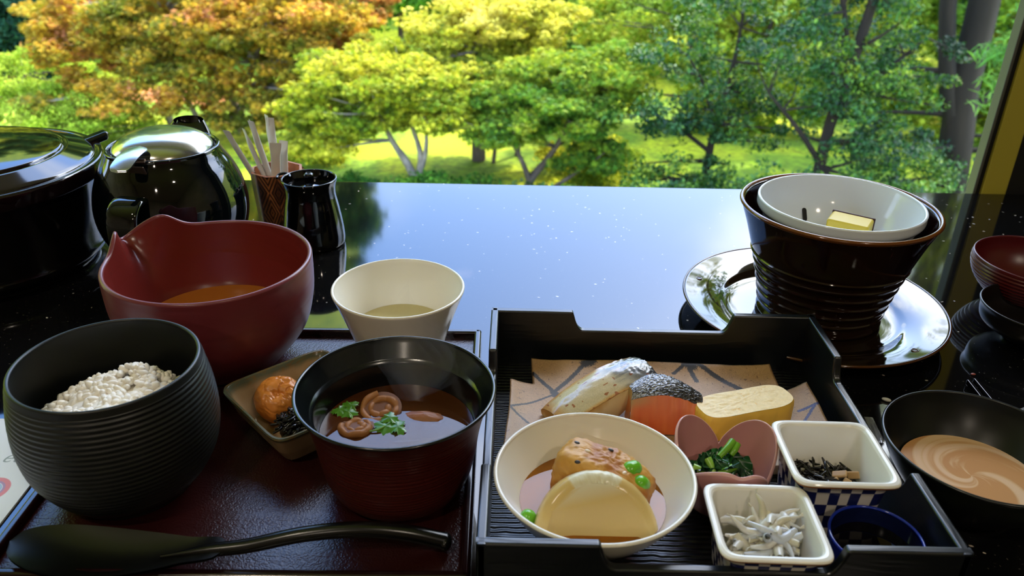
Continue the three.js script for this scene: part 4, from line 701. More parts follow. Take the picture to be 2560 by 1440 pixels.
// ---- pink petal dish with greens
{
  const C = [0.1262, 0.0062, -0.3785], t = thing('petal_dish', 'small pink flower petal shaped dish with green spinach', 'dish', C);
  const lob = (a0) => { const a = Math.atan2(Math.sin(a0), Math.cos(a0)); const cusp = (c, s) => { const d = Math.abs(Math.atan2(Math.sin(a - c), Math.cos(a - c))) / s; return d < 1 ? Math.pow(Math.cos(d * Math.PI / 2), 0.75) : 0; }; const B = cusp(-2.49, 1.04), R = cusp(-0.46, 0.98), F = cusp(1.64, 1.11), dip = Math.exp(-(((a - 1.5) / 0.2) ** 2)); return { h: 0.0235 + 0.0235 * B + 0.0235 * R + 0.0205 * F - 0.0035 * dip, r: 0.0262 + 0.0042 * B + 0.0046 * R + 0.003 * F - 0.0008 * dip }; };
  const surf = (inner) => grid(180, 40, (u, v) => { const a = u * 6.2832 + 0.13 - Math.PI / 2 * 0 , L = lob(a), s = Math.min(1, v * 1.0), r = (inner ? -0.0016 : 0) + (0.012 + (L.r - 0.012) * Math.pow(Math.sin(s * Math.PI / 2), 0.75)) * (s < 0.12 ? s / 0.12 : 1), y = (inner ? 0.0028 : 0) * (1 - s * 0.6) + L.h * Math.pow(s, 1.5); return [Math.max(0, r) * Math.cos(a), y, Math.max(0, r) * Math.sin(a)]; }, true);
  const go = surf(false), gi = surf(true), row = 181;
  const rim = grid(180, 5, (u, v) => { const i = Math.round(u * 180), A = new THREE.Vector3().fromBufferAttribute(go.attributes.position, 40 * row + i), B = new THREE.Vector3().fromBufferAttribute(gi.attributes.position, 40 * row + i), q = Math.PI * v, m = A.clone().add(B).multiplyScalar(0.5), h = A.sub(B).multiplyScalar(0.5); return [m.x + h.x * Math.cos(q), m.y + h.y * Math.cos(q) + 0.0009 * Math.sin(q), m.z + h.z * Math.cos(q)]; }, true);
  obj('outer_wall', go, std('#cd928e', 0.16), t); obj('inner_wall', gi, std('#cb908e', 0.16), t); obj('rim', rim, std('#dcaaa4', 0.12), t);
  const s = thing('spinach', 'heap of cut boiled spinach in the pink petal dish', 'spinach', [C[0], 0.02, C[2]]);
  const rnd = mulberry(91), dark = [std('#1c4a24', 0.25), std('#25602a', 0.28), std('#153c22', 0.22)], stem = [std('#6aa32a', 0.25), std('#8bbd45', 0.28)];
  for (let i = 0; i < 34; i++) {
    const a = rnd() * 6.28, r = Math.sqrt(rnd()) * 0.0165, x = Math.cos(a) * r, z = Math.sin(a) * r * 0.85, y = 0.004 + 0.012 * (1 - (r / 0.018) ** 2) + 0.002 * rnd(), k = rnd(), w = 0.006 + 0.004 * rnd(), l = 0.009 + 0.007 * rnd();
    const g = grid(12, 5, (u, v) => { const q = (v - 0.5) * 2, c = (u - 0.5) * l; return [c, 0.0022 * Math.sin(u * 5 + k * 6) + 0.0016 * q * q + 0.0008 * Math.sin(u * 17 + v * 9), q * w * 0.5 * (0.7 + 0.4 * Math.sin(u * 3.1))]; });
    const mat = i % 3 === 0 ? null : dark[i % 3]; const lf = obj('leaf_piece', g, mat || dark[0], s, [x, y, z]); lf.material = (mat || dark[0]); lf.material.side = THREE.DoubleSide; lf.rotation.set((rnd() - 0.5) * 1.6, rnd() * 6.28, (rnd() - 0.5) * 1.2);
  }
  for (const [x, y, z, ry, rz, l] of [[0.002, 0.0215, -0.006, 0.75, 0.35, 0.014], [-0.0085, 0.0155, 0.004, 1.9, 0.7, 0.011], [0.0005, 0.0155, 0.006, 0.4, 0.25, 0.011], [0.007, 0.0205, -0.007, 0.9, 0.5, 0.008], [0.006, 0.0115, 0.011, 0.1, 0, 0.01], [-0.0145, 0.012, 0.003, 2.6, 0.3, 0.008]]) { const c = obj('stem_piece', tube([[-l / 2, 0, 0], [0, 0.0006, 0.0006], [l / 2, 0, 0]], (u) => 0.0019 + 0.0005 * u, 10, 9), stem[x > 0 ? 0 : 1], s, [x, y, z]); c.rotation.set(0, ry, rz); }
}
// ---- two white square dishes with chequered sides
{
  const chk = tex(512, 64, (u, v) => { const k = (Math.floor(u * 28) + Math.floor(v * 5)) % 2; return k ? [28, 34, 84] : [214, 208, 198]; });
  const mk = (label, x, y0, z, turn, h, s) => {
    const t = thing('chequered_dish', label, 'dish', [x, y0, z], turn);
    const sq = (u, r, n = 7) => { const a = u * 6.2832 + Math.PI / 4, c = Math.cos(a), q = Math.sin(a), k = 1 / Math.pow(Math.pow(Math.abs(c), n) + Math.pow(Math.abs(q), n), 1 / n); return [c * k * r, q * k * r]; };
    const strip = (pr, n, nn) => grid(128, n, (u, v) => { const f = v * (pr.length - 1), i = Math.min(pr.length - 2, Math.floor(f)), r = mix(pr[i][0], pr[i + 1][0], f - i), y = mix(pr[i][1], pr[i + 1][1], f - i), [X, Z] = sq(u, r * s, nn); return [X, y * h, Z]; }, true);
    const outer = strip([[0.0195, 0], [0.0205, 0.02], [0.022, 0.4], [0.0245, 0.86], [0.026, 0.925]], 40, 7);
    { const P = outer.attributes.position, U = outer.attributes.uv; for (let i = 0; i < P.count; i++) U.setY(i, P.getY(i) / h); }
    obj('chequered_side', outer, new THREE.MeshPhysicalMaterial({ map: chk, roughness: 0.16 }), t);
    obj('brown_edge', strip([[0.026, 0.905], [0.0279, 0.925], [0.0287, 0.95], [0.0288, 0.966]], 8, 8), std('#96602c', 0.12), t);
    obj('white_lining', strip([[0.0287, 0.962], [0.0286, 0.978], [0.028, 0.992], [0.0265, 1.0], [0.0252, 0.992], [0.0242, 0.965], [0.0232, 0.85], [0.0192, 0.35], [0.0172, 0.16], [0.0, 0.14]], 60, 8), std('#ebe7dc', 0.12), t);
    obj('foot', new THREE.BoxGeometry(0.036 * s, 0.0015, 0.036 * s).translate(0, 0.0008, 0), std('#cfc8ba', 0.4), t);
    return t;
  };
  mk('white square dish with blue chequered sides holding black hijiki seaweed', 0.1848, 0.0062, -0.3705, -0.01, 0.0465, 1.03);
  mk('white square dish with blue chequered sides holding tiny white fish', 0.1333, 0.0062, -0.3195, -0.02, 0.041, 0.99);
  // hijiki
  const h = thing('hijiki_salad', 'simmered black hijiki seaweed with bits of fried tofu in the square dish', 'seaweed', [0.1848, 0.0235, -0.3705]);
  const rnd = mulberry(14), st = [];
  for (let i = 0; i < 230; i++) { const x = (rnd() - 0.5) * 0.036, z = 0.001 + (rnd() - 0.5) * 0.032, y = 0.001 + 0.011 * rnd() * (1 - Math.abs(x) / 0.03), a = rnd() * 6.28, l = 0.006 + 0.007 * rnd(), e = (rnd() - 0.4) * 0.006; st.push(tube([[x - Math.cos(a) * l / 2, y, z - Math.sin(a) * l / 2], [x, y + 0.0018 * rnd(), z + 0.001 * rnd()], [x + Math.cos(a) * l / 2, y + e, z + Math.sin(a) * l / 2]], (u) => 0.0011 * (1 - 0.5 * Math.abs(2 * u - 1)), 7, 5)); }
  st.push(tube([[-0.0165, 0.006, -0.003], [-0.0175, 0.0105, -0.0045], [-0.0185, 0.0145, -0.006]], 0.001, 6, 6));
  obj('seaweed_strand', st, std('#14110e', 0.22), h).userData.kind = 'stuff';
  const tofu = std('#b08a58', 0.4);
  for (const [x, y, z, a, b, sx] of [[0.002, 0.0095, 0.004, 0.5, 0.9, 1], [0.0065, 0.0125, 0.0, -0.3, 0.3, 1.1], [0.0085, 0.0105, 0.006, 0.9, 0.4, 0.8], [0.0155, 0.0105, -0.002, 0.2, 1.1, 0.9], [-0.004, 0.008, 0.007, 0.6, 0.2, 0.7]]) { const q = obj('fried_tofu', displaced(new RoundedBoxGeometry(0.0075 * sx, 0.0022, 0.0045, 3, 0.0009), (v) => { v.y += 0.0009 * Math.sin(v.x * 500); }), tofu, h, [x, y, z]); q.rotation.set(b, a, 0.3); }
  // tiny white fish: one built, the others copies
  const fish = (k) => {
    const f = thing('whitebait', 'tiny translucent white boiled fish heaped in the front square dish', 'fish', [0, 0, 0], 0, 'whitebait in the front square dish');
    const c = [0.9, -0.7, 1.5][k], L = 0.02; const pts = []; for (let i = 0; i <= 5; i++) { const s = i / 5 - 0.5; pts.push([s * L, 0.0012 * Math.sin(i * 1.7 + k), c * (s * s - 0.08) * 0.016]); }
    obj('fish_body', tube(pts, (u) => 0.0006 + 0.0016 * Math.pow(Math.sin(Math.PI * Math.pow(Math.min(1, u * 0.97 + 0.03), 0.6)), 0.8), 20, 8), new THREE.MeshPhysicalMaterial({ color: ['#eae6da', '#e0d8bc', '#dadde0'][k], roughness: 0.22, transmission: 0.25, thickness: 0 }), f);
    obj('tail', new THREE.ConeGeometry(0.0013, 0.003, 8).scale(1, 1, 0.35).rotateZ(Math.PI / 2).translate(L / 2 + 0.0008, pts[5][1], pts[5][2]), std('#ded9c8', 0.3), f);
    obj('eye', new THREE.SphereGeometry(0.0004, 8, 6).translate(-L / 2 + 0.0022, pts[0][1] + 0.0009, pts[0][2]), std('#15151a', 0.2), f);
    return f;
  };
  const pro = [fish(0), fish(1), fish(2)], seen = [0, 0, 0];
  for (let i = 0; i < 96; i++) { const k = i % 3, o = seen[k]++ ? copy(pro[k]) : pro[k], q = rnd(), y = 0.02 + 0.024 * q, e = 0.006 + 0.0055 * q, x = (rnd() - 0.5) * 2 * e, z = (rnd() - 0.46) * 2 * e; o.scale.setScalar(1.0 + 0.25 * rnd()); o.position.set(0.1333 + x, y - 12 * (x * x + z * z), -0.3195 + z); o.rotation.set((rnd() - 0.5) * 1.2, rnd() * 6.28, (rnd() - 0.5) * 0.7); }
}
// ---- blue cup with soy sauce
{
  const t = thing('blue_cup', 'small cobalt blue cup of dark soy sauce in the near right corner of the box', 'cup', [0.1935, 0.0062, -0.3212]);
  const out = spl([[0, 0], [0.014, 0], [0.015, 0.001], [0.0195, 0.009], [0.0228, 0.02], [0.0242, 0.0285]], 8), inn = spl([[0.0226, 0.0285], [0.021, 0.02], [0.0175, 0.01], [0.012, 0.004], [0, 0.003]], 8);
  obj('cup_body', lathe([...out, ...lip(0.0243, 0.0226, 0.0298)], 96), std('#1a2f9c', 0.12, { ior: 1.55 }), t); obj('dark_lining', lathe(inn, 96), std('#0b1236', 0.12, { ior: 1.55 }), t);
  const q = obj('soy_sauce', new THREE.CylinderGeometry(0.0207, 0.0204, 0.001, 48), std('#07060a', 0.03, { ior: 1.4 })); q.position.set(0.1935, 0.0262, -0.3212); tag(q, 'dark soy sauce in the small cobalt blue cup', 'soy sauce');
}
// ---------------------------------------------------------------- right of the box
{ // bowl of sesame sauce
  const C = [0.2812, 0.0005, -0.3903], t = thing('sauce_bowl', 'black bowl of creamy tan sauce outside the right wall of the box', 'bowl', C);
  const out = spl([[0, 0], [0.025, 0], [0.027, 0.003], [0.036, 0.011], [0.047, 0.026], [0.0535, 0.0385], [0.0556, 0.0438]], 8), inn = spl([[0.0535, 0.0442], [0.0513, 0.037], [0.0448, 0.025], [0.033, 0.0112], [0.02, 0.006], [0, 0.005]], 8);
  obj('bowl_body', lathe([...out, ...lip(0.0557, 0.0535, 0.0455), ...inn], 128), std('#0c0f0f', 0.3, { ior: 1.5 }), t);
  const swirl = tex(256, 256, (u, v) => { const x = u - 0.5, y = v - 0.5, r = Math.hypot(x, y), a = Math.atan2(y, x); const n = fbm(6 * r + Math.cos(a - 7 * r) * 2, Math.sin(a - 7 * r) * 2 + 3, 2, 4); return mix3([204, 150, 98], [228, 190, 150], sstep(0.46, 0.7, n)); });
  swirl.offset.set(0.5, 0.5); const g = new THREE.CylinderGeometry(0.0402, 0.04, 0.0012, 64); uvPlanar(g, 12); const q = obj('sesame_sauce', g, new THREE.MeshPhysicalMaterial({ map: swirl, roughness: 0.16 })); q.position.set(C[0], 0.0205, C[2]);
  tag(q, 'creamy tan sesame sauce with pale swirls in the black bowl', 'sauce');
}
{ // small red and black bowls
  const t = thing('small_bowl', 'small dark red ribbed bowl at the right edge near the window', 'bowl', [0.4715, 0.0005, -0.6595]);
  const out = spl([[0, 0], [0.024, 0], [0.026, 0.004], [0.028, 0.0045], [0.043, 0.014], [0.0525, 0.027], [0.0553, 0.037], [0.055, 0.0435]], 22).map(([r, y]) => [r + (y > 0.008 && y < 0.042 ? 0.0004 * Math.sin(y / 0.0033 * 6.283) : 0), y]), inn = spl([[0.053, 0.043], [0.0532, 0.036], [0.0502, 0.027], [0.041, 0.0155], [0.025, 0.008], [0, 0.007]], 8);
  obj('bowl_body', lathe([...out, ...lip(0.055, 0.053, 0.0448), ...inn], 128), std('#531014', 0.3), t);
  const b = thing('small_bowl', 'small shallow black bowl at the right edge in front of the red one', 'bowl', [0.4365, 0.0005, -0.594]);
  const o2 = spl([[0, 0], [0.0195, 0], [0.0205, 0.003], [0.0225, 0.0045], [0.033, 0.009], [0.0412, 0.0155], [0.0428, 0.021], [0.0432, 0.0262], [0.0446, 0.0302]], 8), i2 = spl([[0.0428, 0.0305], [0.0412, 0.024], [0.0395, 0.0165], [0.03, 0.0105], [0, 0.0075]], 8);
  obj('bowl_body', lathe([...o2, ...lip(0.0447, 0.0428, 0.0315), ...i2], 128), std('#14100f', 0.34), b);
}
for (const [label, x0, z0, x1, z1] of [['black lacquered chopstick behind the sauce bowl, the left one of the pair', 0.3494, -0.5226, 0.337, -0.3], ['black lacquered chopstick behind the sauce bowl, the right one of the pair', 0.3555, -0.5245, 0.347, -0.3]]) {
  const t = thing('chopstick', label, 'chopstick', [0, 0.003, 0]);
  const dx = x1 - x0, dz = z1 - z0, l = Math.hypot(dx, dz), st = rbox(0.0034, 0.0046, l, 0.0009, 3); st.rotateY(Math.atan2(dx, dz)); st.translate((x0 + x1) / 2, 0, (z0 + z1) / 2);
  obj('stick', st, std('#0b0a0c', 0.12, { ior: 1.6 }), t);
}
{
  const wrapMat = new THREE.MeshPhysicalMaterial({ color: '#f4f6f8', roughness: 0.06, transmission: 0.75, thickness: 0, side: THREE.DoubleSide });
  const mk = (label, x, z, w, d, turn, seed) => { const g = grid(40, 24, (u, v) => [(u - 0.5) * w, 0.0006 + 0.0032 * Math.abs(fbm(u * 7 + seed, v * 5, 2, 3) - 0.35) * Math.sin(Math.PI * u) * Math.sin(Math.PI * v) * 2, (v - 0.5) * d]); const m = obj('plastic_wrapper', g, wrapMat); m.position.set(x, 0.0003, z); m.rotation.y = turn; tag(m, label, 'wrapper'); };
  mk('crumpled clear plastic wrapper at the right edge beside the chopsticks', 0.385, -0.489, 0.034, 0.016, 0.5, 3);
  mk('small twisted clear plastic scrap between the box and the sauce bowl', 0.2548, -0.462, 0.006, 0.03, -0.1, 7);
  const g = obj('rice_grain', new THREE.SphereGeometry(1, 14, 10).scale(0.0034, 0.0014, 0.0016), std('#d8d4c4', 0.35)); g.position.set(0.2778, 0.0014, -0.4986); g.rotation.y = -0.5; tag(g, 'single pale rice grain on the table beside the sauce bowl', 'rice grain');
  const c = obj('red_crumb', displaced(new THREE.IcosahedronGeometry(0.0013, 2), (v) => { v.multiplyScalar(0.8 + 0.5 * vnoise(v.x * 900, v.y * 900, v.z * 900)); v.y *= 0.5; v.x *= 1.5; }), std('#8a3a24', 0.5)); c.position.set(0.361, 0.0009, -0.5369); tag(c, 'tiny red crumb on the black table behind the chopsticks', 'crumb');
}
// ---- plate, brown pot, white bowl inside, sweet potato
{
  const pb = std('#1a1008', 0.05, { ior: 1.75 }), rimB = std('#4a2a10', 0.12, { ior: 1.6 });
  const P = [0.261, 0.0005, -0.6275], p = thing('saucer_plate', 'large shiny dark brown plate under the brown pot', 'plate', P);
  const out = spl([[0, 0.0], [0.06, 0.0], [0.066, 0.001], [0.076, 0.006], [0.09, 0.0105], [0.1095, 0.0155]], 8), inn = spl([[0.1095, 0.0172], [0.09, 0.0135], [0.079, 0.0095], [0.072, 0.0055], [0.062, 0.004], [0, 0.004]], 10);
  obj('plate_body', lathe([...out, ...inn], 128), pb, p);
  obj('plate_rim', new THREE.TorusGeometry(0.1095, 0.0012, 8, 128).rotateX(Math.PI / 2).translate(0, 0.0164, 0), rimB, p);
  for (const a of [3.55, 2.35, 0.98, -0.6]) { const r = 0.0985; obj('rim_hole', new THREE.TorusGeometry(0.0024, 0.0006, 8, 24).rotateX(Math.PI / 2).translate(Math.cos(a) * r, 0.0154, Math.sin(a) * r), rimB, p); obj('rim_hole', new THREE.CylinderGeometry(0.0022, 0.0022, 0.0016, 20).translate(Math.cos(a) * r, 0.0147, Math.sin(a) * r), std('#050302', 0.3), p); }
  const Q = [0.2675, 0.0048, -0.6275], t = thing('serving_pot', 'large dark brown glazed pot with ribbed lower body on the shiny plate', 'pot', Q);
  const rib = (y, k) => k * Math.pow(0.5 + 0.5 * Math.cos((y - 0.012) / 0.0088 * 6.283), 3);
  const o = spl([[0, 0], [0.05, 0], [0.052, 0.002], [0.0515, 0.008], [0.0535, 0.02], [0.057, 0.035], [0.0612, 0.05], [0.0655, 0.062], [0.0715, 0.08], [0.0782, 0.0975]], 18).map(([r, y]) => [r + (y > 0.008 && y < 0.056 ? rib(y, 0.0013) : 0), y]);
  const inn2 = spl([[0.0755, 0.0985], [0.069, 0.08], [0.0605, 0.055], [0.052, 0.025], [0.045, 0.008], [0, 0.006]], 8);
  obj('pot_body', lathe([...o, ...inn2], 128), std('#1a0b07', 0.07, { ior: 1.6 }), t);
  obj('pot_rim', lathe([[0.0778, 0.0965], ...lip(0.0795, 0.0755, 0.1005, 10), [0.0748, 0.0965]], 128), std('#6a3c16', 0.12, { ior: 1.55 }), t);
  const V = [0.2702, 0.0, -0.6325], wbm = thing('inner_bowl', 'white porcelain bowl set inside the dark brown pot', 'bowl', V);
  const vo = spl([[0.03, 0.052], [0.048, 0.066], [0.0585, 0.085], [0.0625, 0.095]], 8).concat(spl([[0.0645, 0.0965], [0.0662, 0.099], [0.0664, 0.1045]], 4)), vi = spl([[0.0638, 0.1048], [0.0605, 0.0935], [0.0555, 0.081], [0.046, 0.068], [0.035, 0.0605], [0, 0.059]], 8);
  obj('bowl_body', lathe([[0, 0.052], ...vo, ...lip(0.0665, 0.0638, 0.1068), ...vi], 128), std('#dfe5ea', 0.12), wbm);
  const slot = new THREE.CapsuleGeometry(0.0022, 0.008, 6, 16); slot.scale(1, 1, 0.3); const sl = obj('drain_slot', slot, std('#050505', 0.6), wbm, [-0.009, 0.0745, -0.0492]); sl.rotation.set(-0.7, 0.18, 0);
  const sp = thing('sweet_potato', 'yellow block of steamed sweet potato with purple skin in the white inner bowl', 'sweet potato', [0.2852, 0.0752, -0.6405], -0.55);
  obj('potato_flesh', displaced(new RoundedBoxGeometry(0.034, 0.024, 0.024, 6, 0.002), (v) => { v.y += 0.0012 * Math.sin(v.x * 90 + 1) - 0.06 * v.x; v.multiplyScalar(1 + 0.02 * (vnoise(v.x * 300, v.y * 300, v.z * 300) - 0.5)); }), std('#d9bf3a', 0.4), sp);
  obj('potato_skin', displaced(new RoundedBoxGeometry(0.0355, 0.0235, 0.0018, 4, 0.0008), (v) => { v.y += 0.0012 * Math.sin(v.x * 90 + 1) - 0.06 * v.x; }).translate(0, 0.0008, -0.0126), std('#3a1622', 0.4), sp);
}
// ---------------------------------------------------------------- back left: lidded pot, teapot, packets, jar
{
  const t = thing('lidded_pot', 'large round black lacquer rice tub with domed lid at the left edge', 'pot', [-0.5, 0.0005, -0.7]);
  const body = spl([[0, 0], [0.093, 0]], 2).concat(spl([[0.0945, 0.001], [0.0955, 0.005]], 3), spl([[0.097, 0.006], [0.1045, 0.013], [0.1058, 0.0175]], 5), spl([[0.1045, 0.019], [0.105, 0.05], [0.1075, 0.086]], 8));
  obj('pot_body', lathe(body, 160), std('#080707', 0.14, { ior: 1.5 }), t);
  const lid = [[0.1075, 0.0845], [0.1145, 0.0845], ...spl([[0.1155, 0.0855], [0.1162, 0.093], [0.1162, 0.098], [0.115, 0.0995]], 4), ...spl([[0.112, 0.0992], [0.109, 0.0985], [0.108, 0.0998]], 4), ...spl([[0.1065, 0.1008], [0.095, 0.105], [0.087, 0.108]], 5), ...spl([[0.0855, 0.1075], [0.0845, 0.107], [0.083, 0.1095], [0.08, 0.1105], [0.05, 0.1145], [0, 0.1165]], 7)];
  obj('lid', lathe(lid, 160), std('#120808', 0.07, { ior: 1.6 }), t);
  const k = obj('lid_tab', displaced(new RoundedBoxGeometry(0.03, 0.0085, 0.016, 6, 0.004), (v) => { v.y += 10 * v.x * Math.abs(v.x) ; v.z *= 1 - 6 * v.x; }), std('#0a0a0d', 0.1, { ior: 1.55 }), t); k.position.set(0.0815, 0.099, -0.079); k.rotation.y = 0.68; k.rotation.z = 0.12;
}
{
  const T = [-0.3195, 0.0005, -0.711], t = thing('teapot', 'round glossy black teapot with steel lid and thumb lever', 'teapot', T);
  const gl = std('#04080b', 0.05, { ior: 1.6 });
  const o = spl([[0, 0], [0.038, 0], [0.042, 0.002], [0.052, 0.014], [0.0635, 0.034], [0.0682, 0.056], [0.066, 0.077], [0.0585, 0.097], [0.0515, 0.109], [0.0492, 0.114]], 8);
  const inn = [[0.0462, 0.1155], [0.0452, 0.113], [0.0445, 0.106], [0.0, 0.104]];
  obj('pot_body', lathe([...o, ...lip(0.0494, 0.0464, 0.1165), ...inn], 128), gl, t);
  // spout: a widening channel that grows out of the shoulder at the back right
  const SD = Math.atan2(-0.0485, 0.0015), sd = [Math.cos(SD), Math.sin(SD)], sn = [-sd[1], sd[0]];
  const sec = [[0.036, 0.076, 0.034, 0.03], [0.043, 0.09, 0.031, 0.026], [0.05, 0.103, 0.0265, 0.02], [0.0555, 0.113, 0.0215, 0.0145], [0.0595, 0.1195, 0.017, 0.0105], [0.0615, 0.1228, 0.0145, 0.009]];
  const sp = (shr, dy) => grid(48, 24, (u, v) => { const f = v * 5, i = Math.min(4, Math.floor(f)), q = [0, 1, 2, 3].map((k) => mix(sec[i][k], sec[i + 1][k], f - i)), a = u * 6.2832, w = Math.cos(a) * q[2] * shr, r = q[0] + Math.sin(a) * q[3] * shr * 0.9, y = q[1] + dy + Math.sin(a) * q[3] * 0.25; return [sd[0] * r + sn[0] * w, y, sd[1] * r + sn[1] * w]; }, true);
  obj('spout', [sp(1, 0), sp(0.72, 0.0004)], new THREE.MeshPhysicalMaterial({ color: '#04080b', roughness: 0.05, ior: 1.6, side: THREE.DoubleSide }), t);
  // handle: flat strap loop at the front left
  const hp = [[0.057, 0.094], [0.07, 0.0955], [0.081, 0.0885], [0.0855, 0.07], [0.0835, 0.05], [0.075, 0.036], [0.06, 0.03]].map(([r, y]) => [-0.11 * r, y - 0.009, 0.994 * r]);
  const cv = new THREE.CatmullRomCurve3(hp.map((p) => new THREE.Vector3(...p)), false, 'centripetal'), across = new THREE.Vector3(0.994, 0, 0.11).normalize();
  const strap = grid(28, 48, (u, v) => { const c = cv.getPoint(v), tg = cv.getTangent(v), nn = new THREE.Vector3().crossVectors(tg, across).normalize(), a = u * 6.2832, n = 3.5, ca = Math.cos(a), sa = Math.sin(a), k = 1 / Math.pow(Math.pow(Math.abs(ca), n) + Math.pow(Math.abs(sa), n), 1 / n); return [c.x + across.x * ca * k * 0.0138 + nn.x * sa * k * 0.0035, c.y + nn.y * sa * k * 0.0035, c.z + across.z * ca * k * 0.0138 + nn.z * sa * k * 0.0035]; }, true);
  obj('handle', strap, gl, t);
  const lidP = spl([[0.0435, 0.1125], [0.0438, 0.1145], [0.0415, 0.1185], [0.034, 0.1245], [0.02, 0.1293], [0, 0.1308]], 10);
  obj('lid', lathe(lidP, 128), W.steel, t);
  const lever = grid(24, 30, (u, v) => { const s = v, q = u * 2 - 1, w = 0.0093 * Math.sqrt(Math.max(0, 1 - Math.pow(Math.abs(2 * s - 1), 8))) , d = mix(0.036, 0.076, s), y = 0.1262 - 0.009 * s + 0.0025 * Math.sin(Math.PI * s) - 0.001 * q * q, L = [-0.1, 0.995]; return [L[0] * d + L[1] * q * w, y, L[1] * d - L[0] * q * w]; });
  obj('thumb_lever', [lever, lever.clone().translate(0, -0.0011, 0)], new THREE.MeshPhysicalMaterial({ color: '#d2d4d6', roughness: 0.2, metalness: 1, side: THREE.DoubleSide }), t);
  const hg = new THREE.CylinderGeometry(0.0022, 0.0022, 0.014, 14).rotateZ(Math.PI / 2).rotateY(0.1).translate(-0.003, 0.1165, 0.0485);
  obj('hinge', [hg, rbox(0.015, 0.012, 0.0014, 0.0006, 2, [0, 0, 0]).rotateX(0.45).rotateY(-0.1).translate(-0.002, 0.1085, 0.0525)], std('#7a675c', 0.3, { metalness: 0.8 }), t);
}
{
  const C = [-0.248, 0.0005, -0.808], t = thing('packet_holder', 'octagonal wooden holder with dark inlaid lattice beside the soy sauce jar', 'holder', C, 0.25);
  const map = tex(512, 256, (u, v) => {
    const w = 0.8 + 0.3 * tn(u, v, 18, 3, 3), X = (u * 8) % 1, f = Math.floor(u * 8), a = Math.abs(X - 0.5) * 2, y = v * 1.4 % 1, b = Math.abs(y - 0.5) * 2;
    const d = a * 0.9 + b, ring = Math.abs((d * 3.2) % 1 - 0.5) * 2; let c = [138, 82, 44]; if (d < 1.25) c = ring > 0.55 ? [66, 40, 28] : [158, 98, 54]; else c = ring > 0.4 ? [52, 34, 26] : [112, 66, 38];
    if (a > 0.93) c = [90, 54, 32]; return c.map((q) => q * w);
  });
  const oct = (r0, r1, h) => new THREE.CylinderGeometry(r1, r0, h, 8, 1, true).translate(0, h / 2, 0);
  obj('lattice_wall', oct(0.0235, 0.0275, 0.0625), new THREE.MeshPhysicalMaterial({ map, roughness: 0.35 }), t);
  const wood = new THREE.MeshPhysicalMaterial({ color: '#a8643a', roughness: 0.45, side: THREE.DoubleSide });
  obj('inner_wall', oct(0.0208, 0.0247, 0.0605).translate(0, 0.0022, 0), wood, t);
  obj('rim', new THREE.RingGeometry(0.0247, 0.0276, 8).rotateX(-Math.PI / 2).rotateY(Math.PI / 8 * 3).translate(0, 0.0627, 0), wood, t);
  obj('bottom', new THREE.CylinderGeometry(0.0238, 0.0235, 0.002, 8).translate(0, 0.001, 0), wood, t);
  const cv = document.createElement('canvas'); cv.width = 64; cv.height = 512; const x = cv.getContext('2d'); x.fillStyle = '#d8d2ca'; x.fillRect(0, 0, 64, 512); x.fillStyle = '#6e4a3a'; for (let k = 0; k < 3; k++) for (let i = 0; i < 12; i++) x.fillRect(16 + k * 14, 300 + i * 7, 5 + ((i * 7 + k * 3) % 4), 3); x.fillStyle = '#4a3328'; x.fillRect(24, 412, 22, 10); x.fillRect(32, 400, 8, 34);
  const pt = new THREE.CanvasTexture(cv); pt.colorSpace = THREE.SRGBColorSpace;
  const pm = new THREE.MeshPhysicalMaterial({ map: pt, roughness: 0.5, side: THREE.DoubleSide }), plain = new THREE.MeshPhysicalMaterial({ color: '#d3cfc9', roughness: 0.5, side: THREE.DoubleSide });
  const packet = (label, b, top, w, print, bend, tw) => {
    const p = thing('stick_packet', label, 'packet', [C[0], 0.0025, C[2]]);
    const A = new THREE.Vector3(b[0], 0, b[1]), B = new THREE.Vector3(top[0], top[1], top[2]), dir = B.clone().sub(A), side = new THREE.Vector3(Math.cos(tw), 0, Math.sin(tw)), nrm = new THREE.Vector3().crossVectors(dir, side).normalize();
    obj('paper_tube', grid(24, 30, (u, v) => { const a = u * 6.2832, flat = sstep(0.84, 0.97, v), th = mix(0.0024, 0.0003, flat), ww = mix(w * 0.8, w, flat), c = A.clone().addScaledVector(dir, v).addScaledVector(nrm, bend * v * v); c.addScaledVector(side, Math.cos(a) * ww).addScaledVector(nrm, Math.sin(a) * th); return [c.x, c.y, c.z]; }, true), print ? pm : plain, p);
  };
  packet('leftmost white paper stick packet, leaning far out of the wooden holder', [0.006, 0.008], [-0.046, 0.102, 0.012], 0.0046, false, 0.004, 0.4);
  packet('second white paper stick packet from the left in the wooden holder', [0.004, 0.002], [-0.032, 0.101, -0.002], 0.0042, false, 0.002, 0.9);
  packet('third white paper stick packet from the left in the wooden holder', [0.002, -0.004], [-0.027, 0.109, -0.006], 0.0042, false, 0.003, 1.1);
  packet('fourth white paper stick packet from the left in the wooden holder', [0.004, 0.002], [-0.0215, 0.11, -0.004], 0.0046, false, -0.001, 0.5);
  packet('tall white paper stick packet behind the printed one in the wooden holder', [0.002, -0.006], [-0.006, 0.111, -0.012], 0.0048, false, 0.002, 0.2);
  packet('tallest white paper stick packet at the back of the wooden holder', [0.0, -0.009], [-0.0105, 0.113, -0.016], 0.0046, false, 0.001, 0.9);
  packet('nearest white paper stick packet with brown print, upright in the wooden holder', [-0.0035, 0.012], [0.004, 0.091, 0.008], 0.0062, true, 0, 0.05);
  packet('white paper stick packet to the right of the printed one in the wooden holder', [0.0055, 0.008], [0.009, 0.09, -0.004], 0.0052, false, 0, 0.3);
}
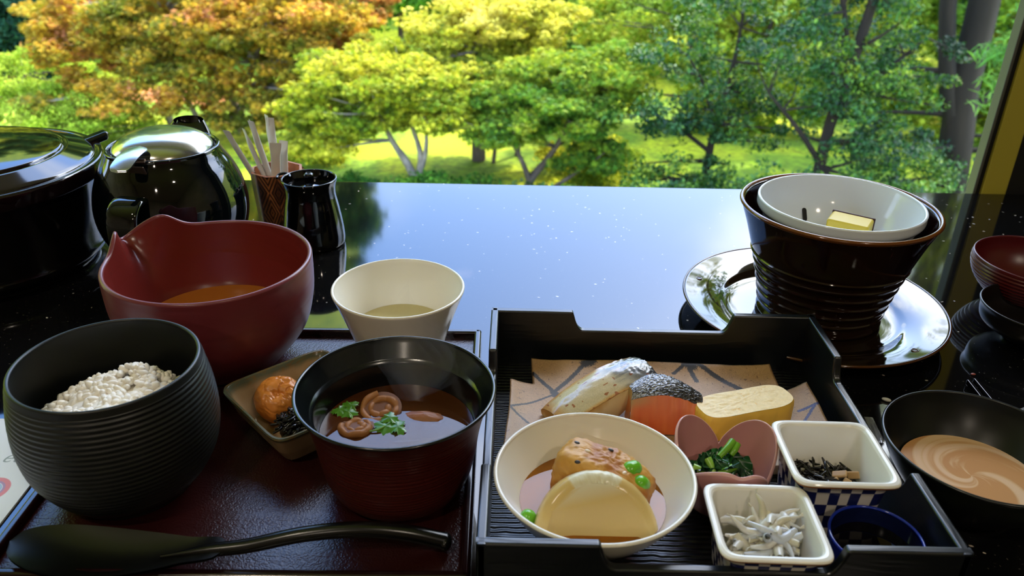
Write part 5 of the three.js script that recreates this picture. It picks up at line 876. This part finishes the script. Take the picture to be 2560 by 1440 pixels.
{
  const t = thing('soy_jar', 'small glossy black soy sauce jar with sunken lid in front of the wooden holder', 'jar', [-0.2035, 0.0005, -0.763]);
  const gl = std('#050506', 0.05, { ior: 1.6 });
  const o = spl([[0, 0], [0.0275, 0], [0.03, 0.0015], [0.0308, 0.006], [0.0298, 0.02], [0.0268, 0.04], [0.0246, 0.053], [0.0252, 0.062], [0.0272, 0.068]], 8), i = spl([[0.0252, 0.0685], [0.0232, 0.062], [0.0226, 0.058]], 5);
  obj('jar_body', lathe([...o, ...lip(0.0274, 0.0252, 0.0698), ...i, [0, 0.057]], 96), gl, t);
  const l = obj('lid', lathe(spl([[0.0218, 0.0588], [0.0215, 0.0605], [0.014, 0.0608], [0.006, 0.0622], [0.0045, 0.063]], 5).concat(spl([[0.004, 0.066], [0.0048, 0.0705], [0.0044, 0.0735], [0.0026, 0.0745], [0.0018, 0.0735], [0, 0.0735]], 5)), 64), gl, t);
  obj('pouring_lip', new THREE.TorusGeometry(0.0062, 0.0014, 8, 24, Math.PI * 1.1).rotateX(-Math.PI / 2 + 0.3).translate(-0.0275, 0.067, -0.008), gl, t);
}
// ---------------------------------------------------------------- steam: thin nested veils of vapour
{
  const wisp = (label, x, y, z, h, r, seed, shells, op) => {
    const m = new THREE.MeshStandardMaterial({ color: '#ffffff', roughness: 1, transparent: true, opacity: op, side: THREE.DoubleSide, depthWrite: false });
    const gs = []; for (let k = 0; k < shells; k++) { const s = (k + 1) / shells; gs.push(grid(36, 24, (u, v) => { const a = u * 6.2832, w = r * s * (0.25 + 0.75 * Math.sin(Math.PI * Math.min(1, 0.12 + v * 0.88))) * Math.sin(Math.PI * Math.pow(v, 0.6)) * (0.7 + 0.7 * vnoise(Math.cos(a) * 1.4 + seed + k * 0.3, v * 3, Math.sin(a) * 1.4)); return [Math.cos(a) * w + 0.3 * r * Math.sin(v * 4 + seed) * v, v * h * (0.6 + 0.4 * s), Math.sin(a) * w]; }, true)); }
    const o = obj('steam', gs, m); o.castShadow = false; o.position.set(x, y, z); tag(o, label, 'steam', null, 'stuff');
  };
  wisp('faint white steam rising from the hot soup in the red and black bowl', -0.056, 0.055, -0.412, 0.08, 0.028, 2, 6, 0.007);
}
renderer.render(scene, camera);
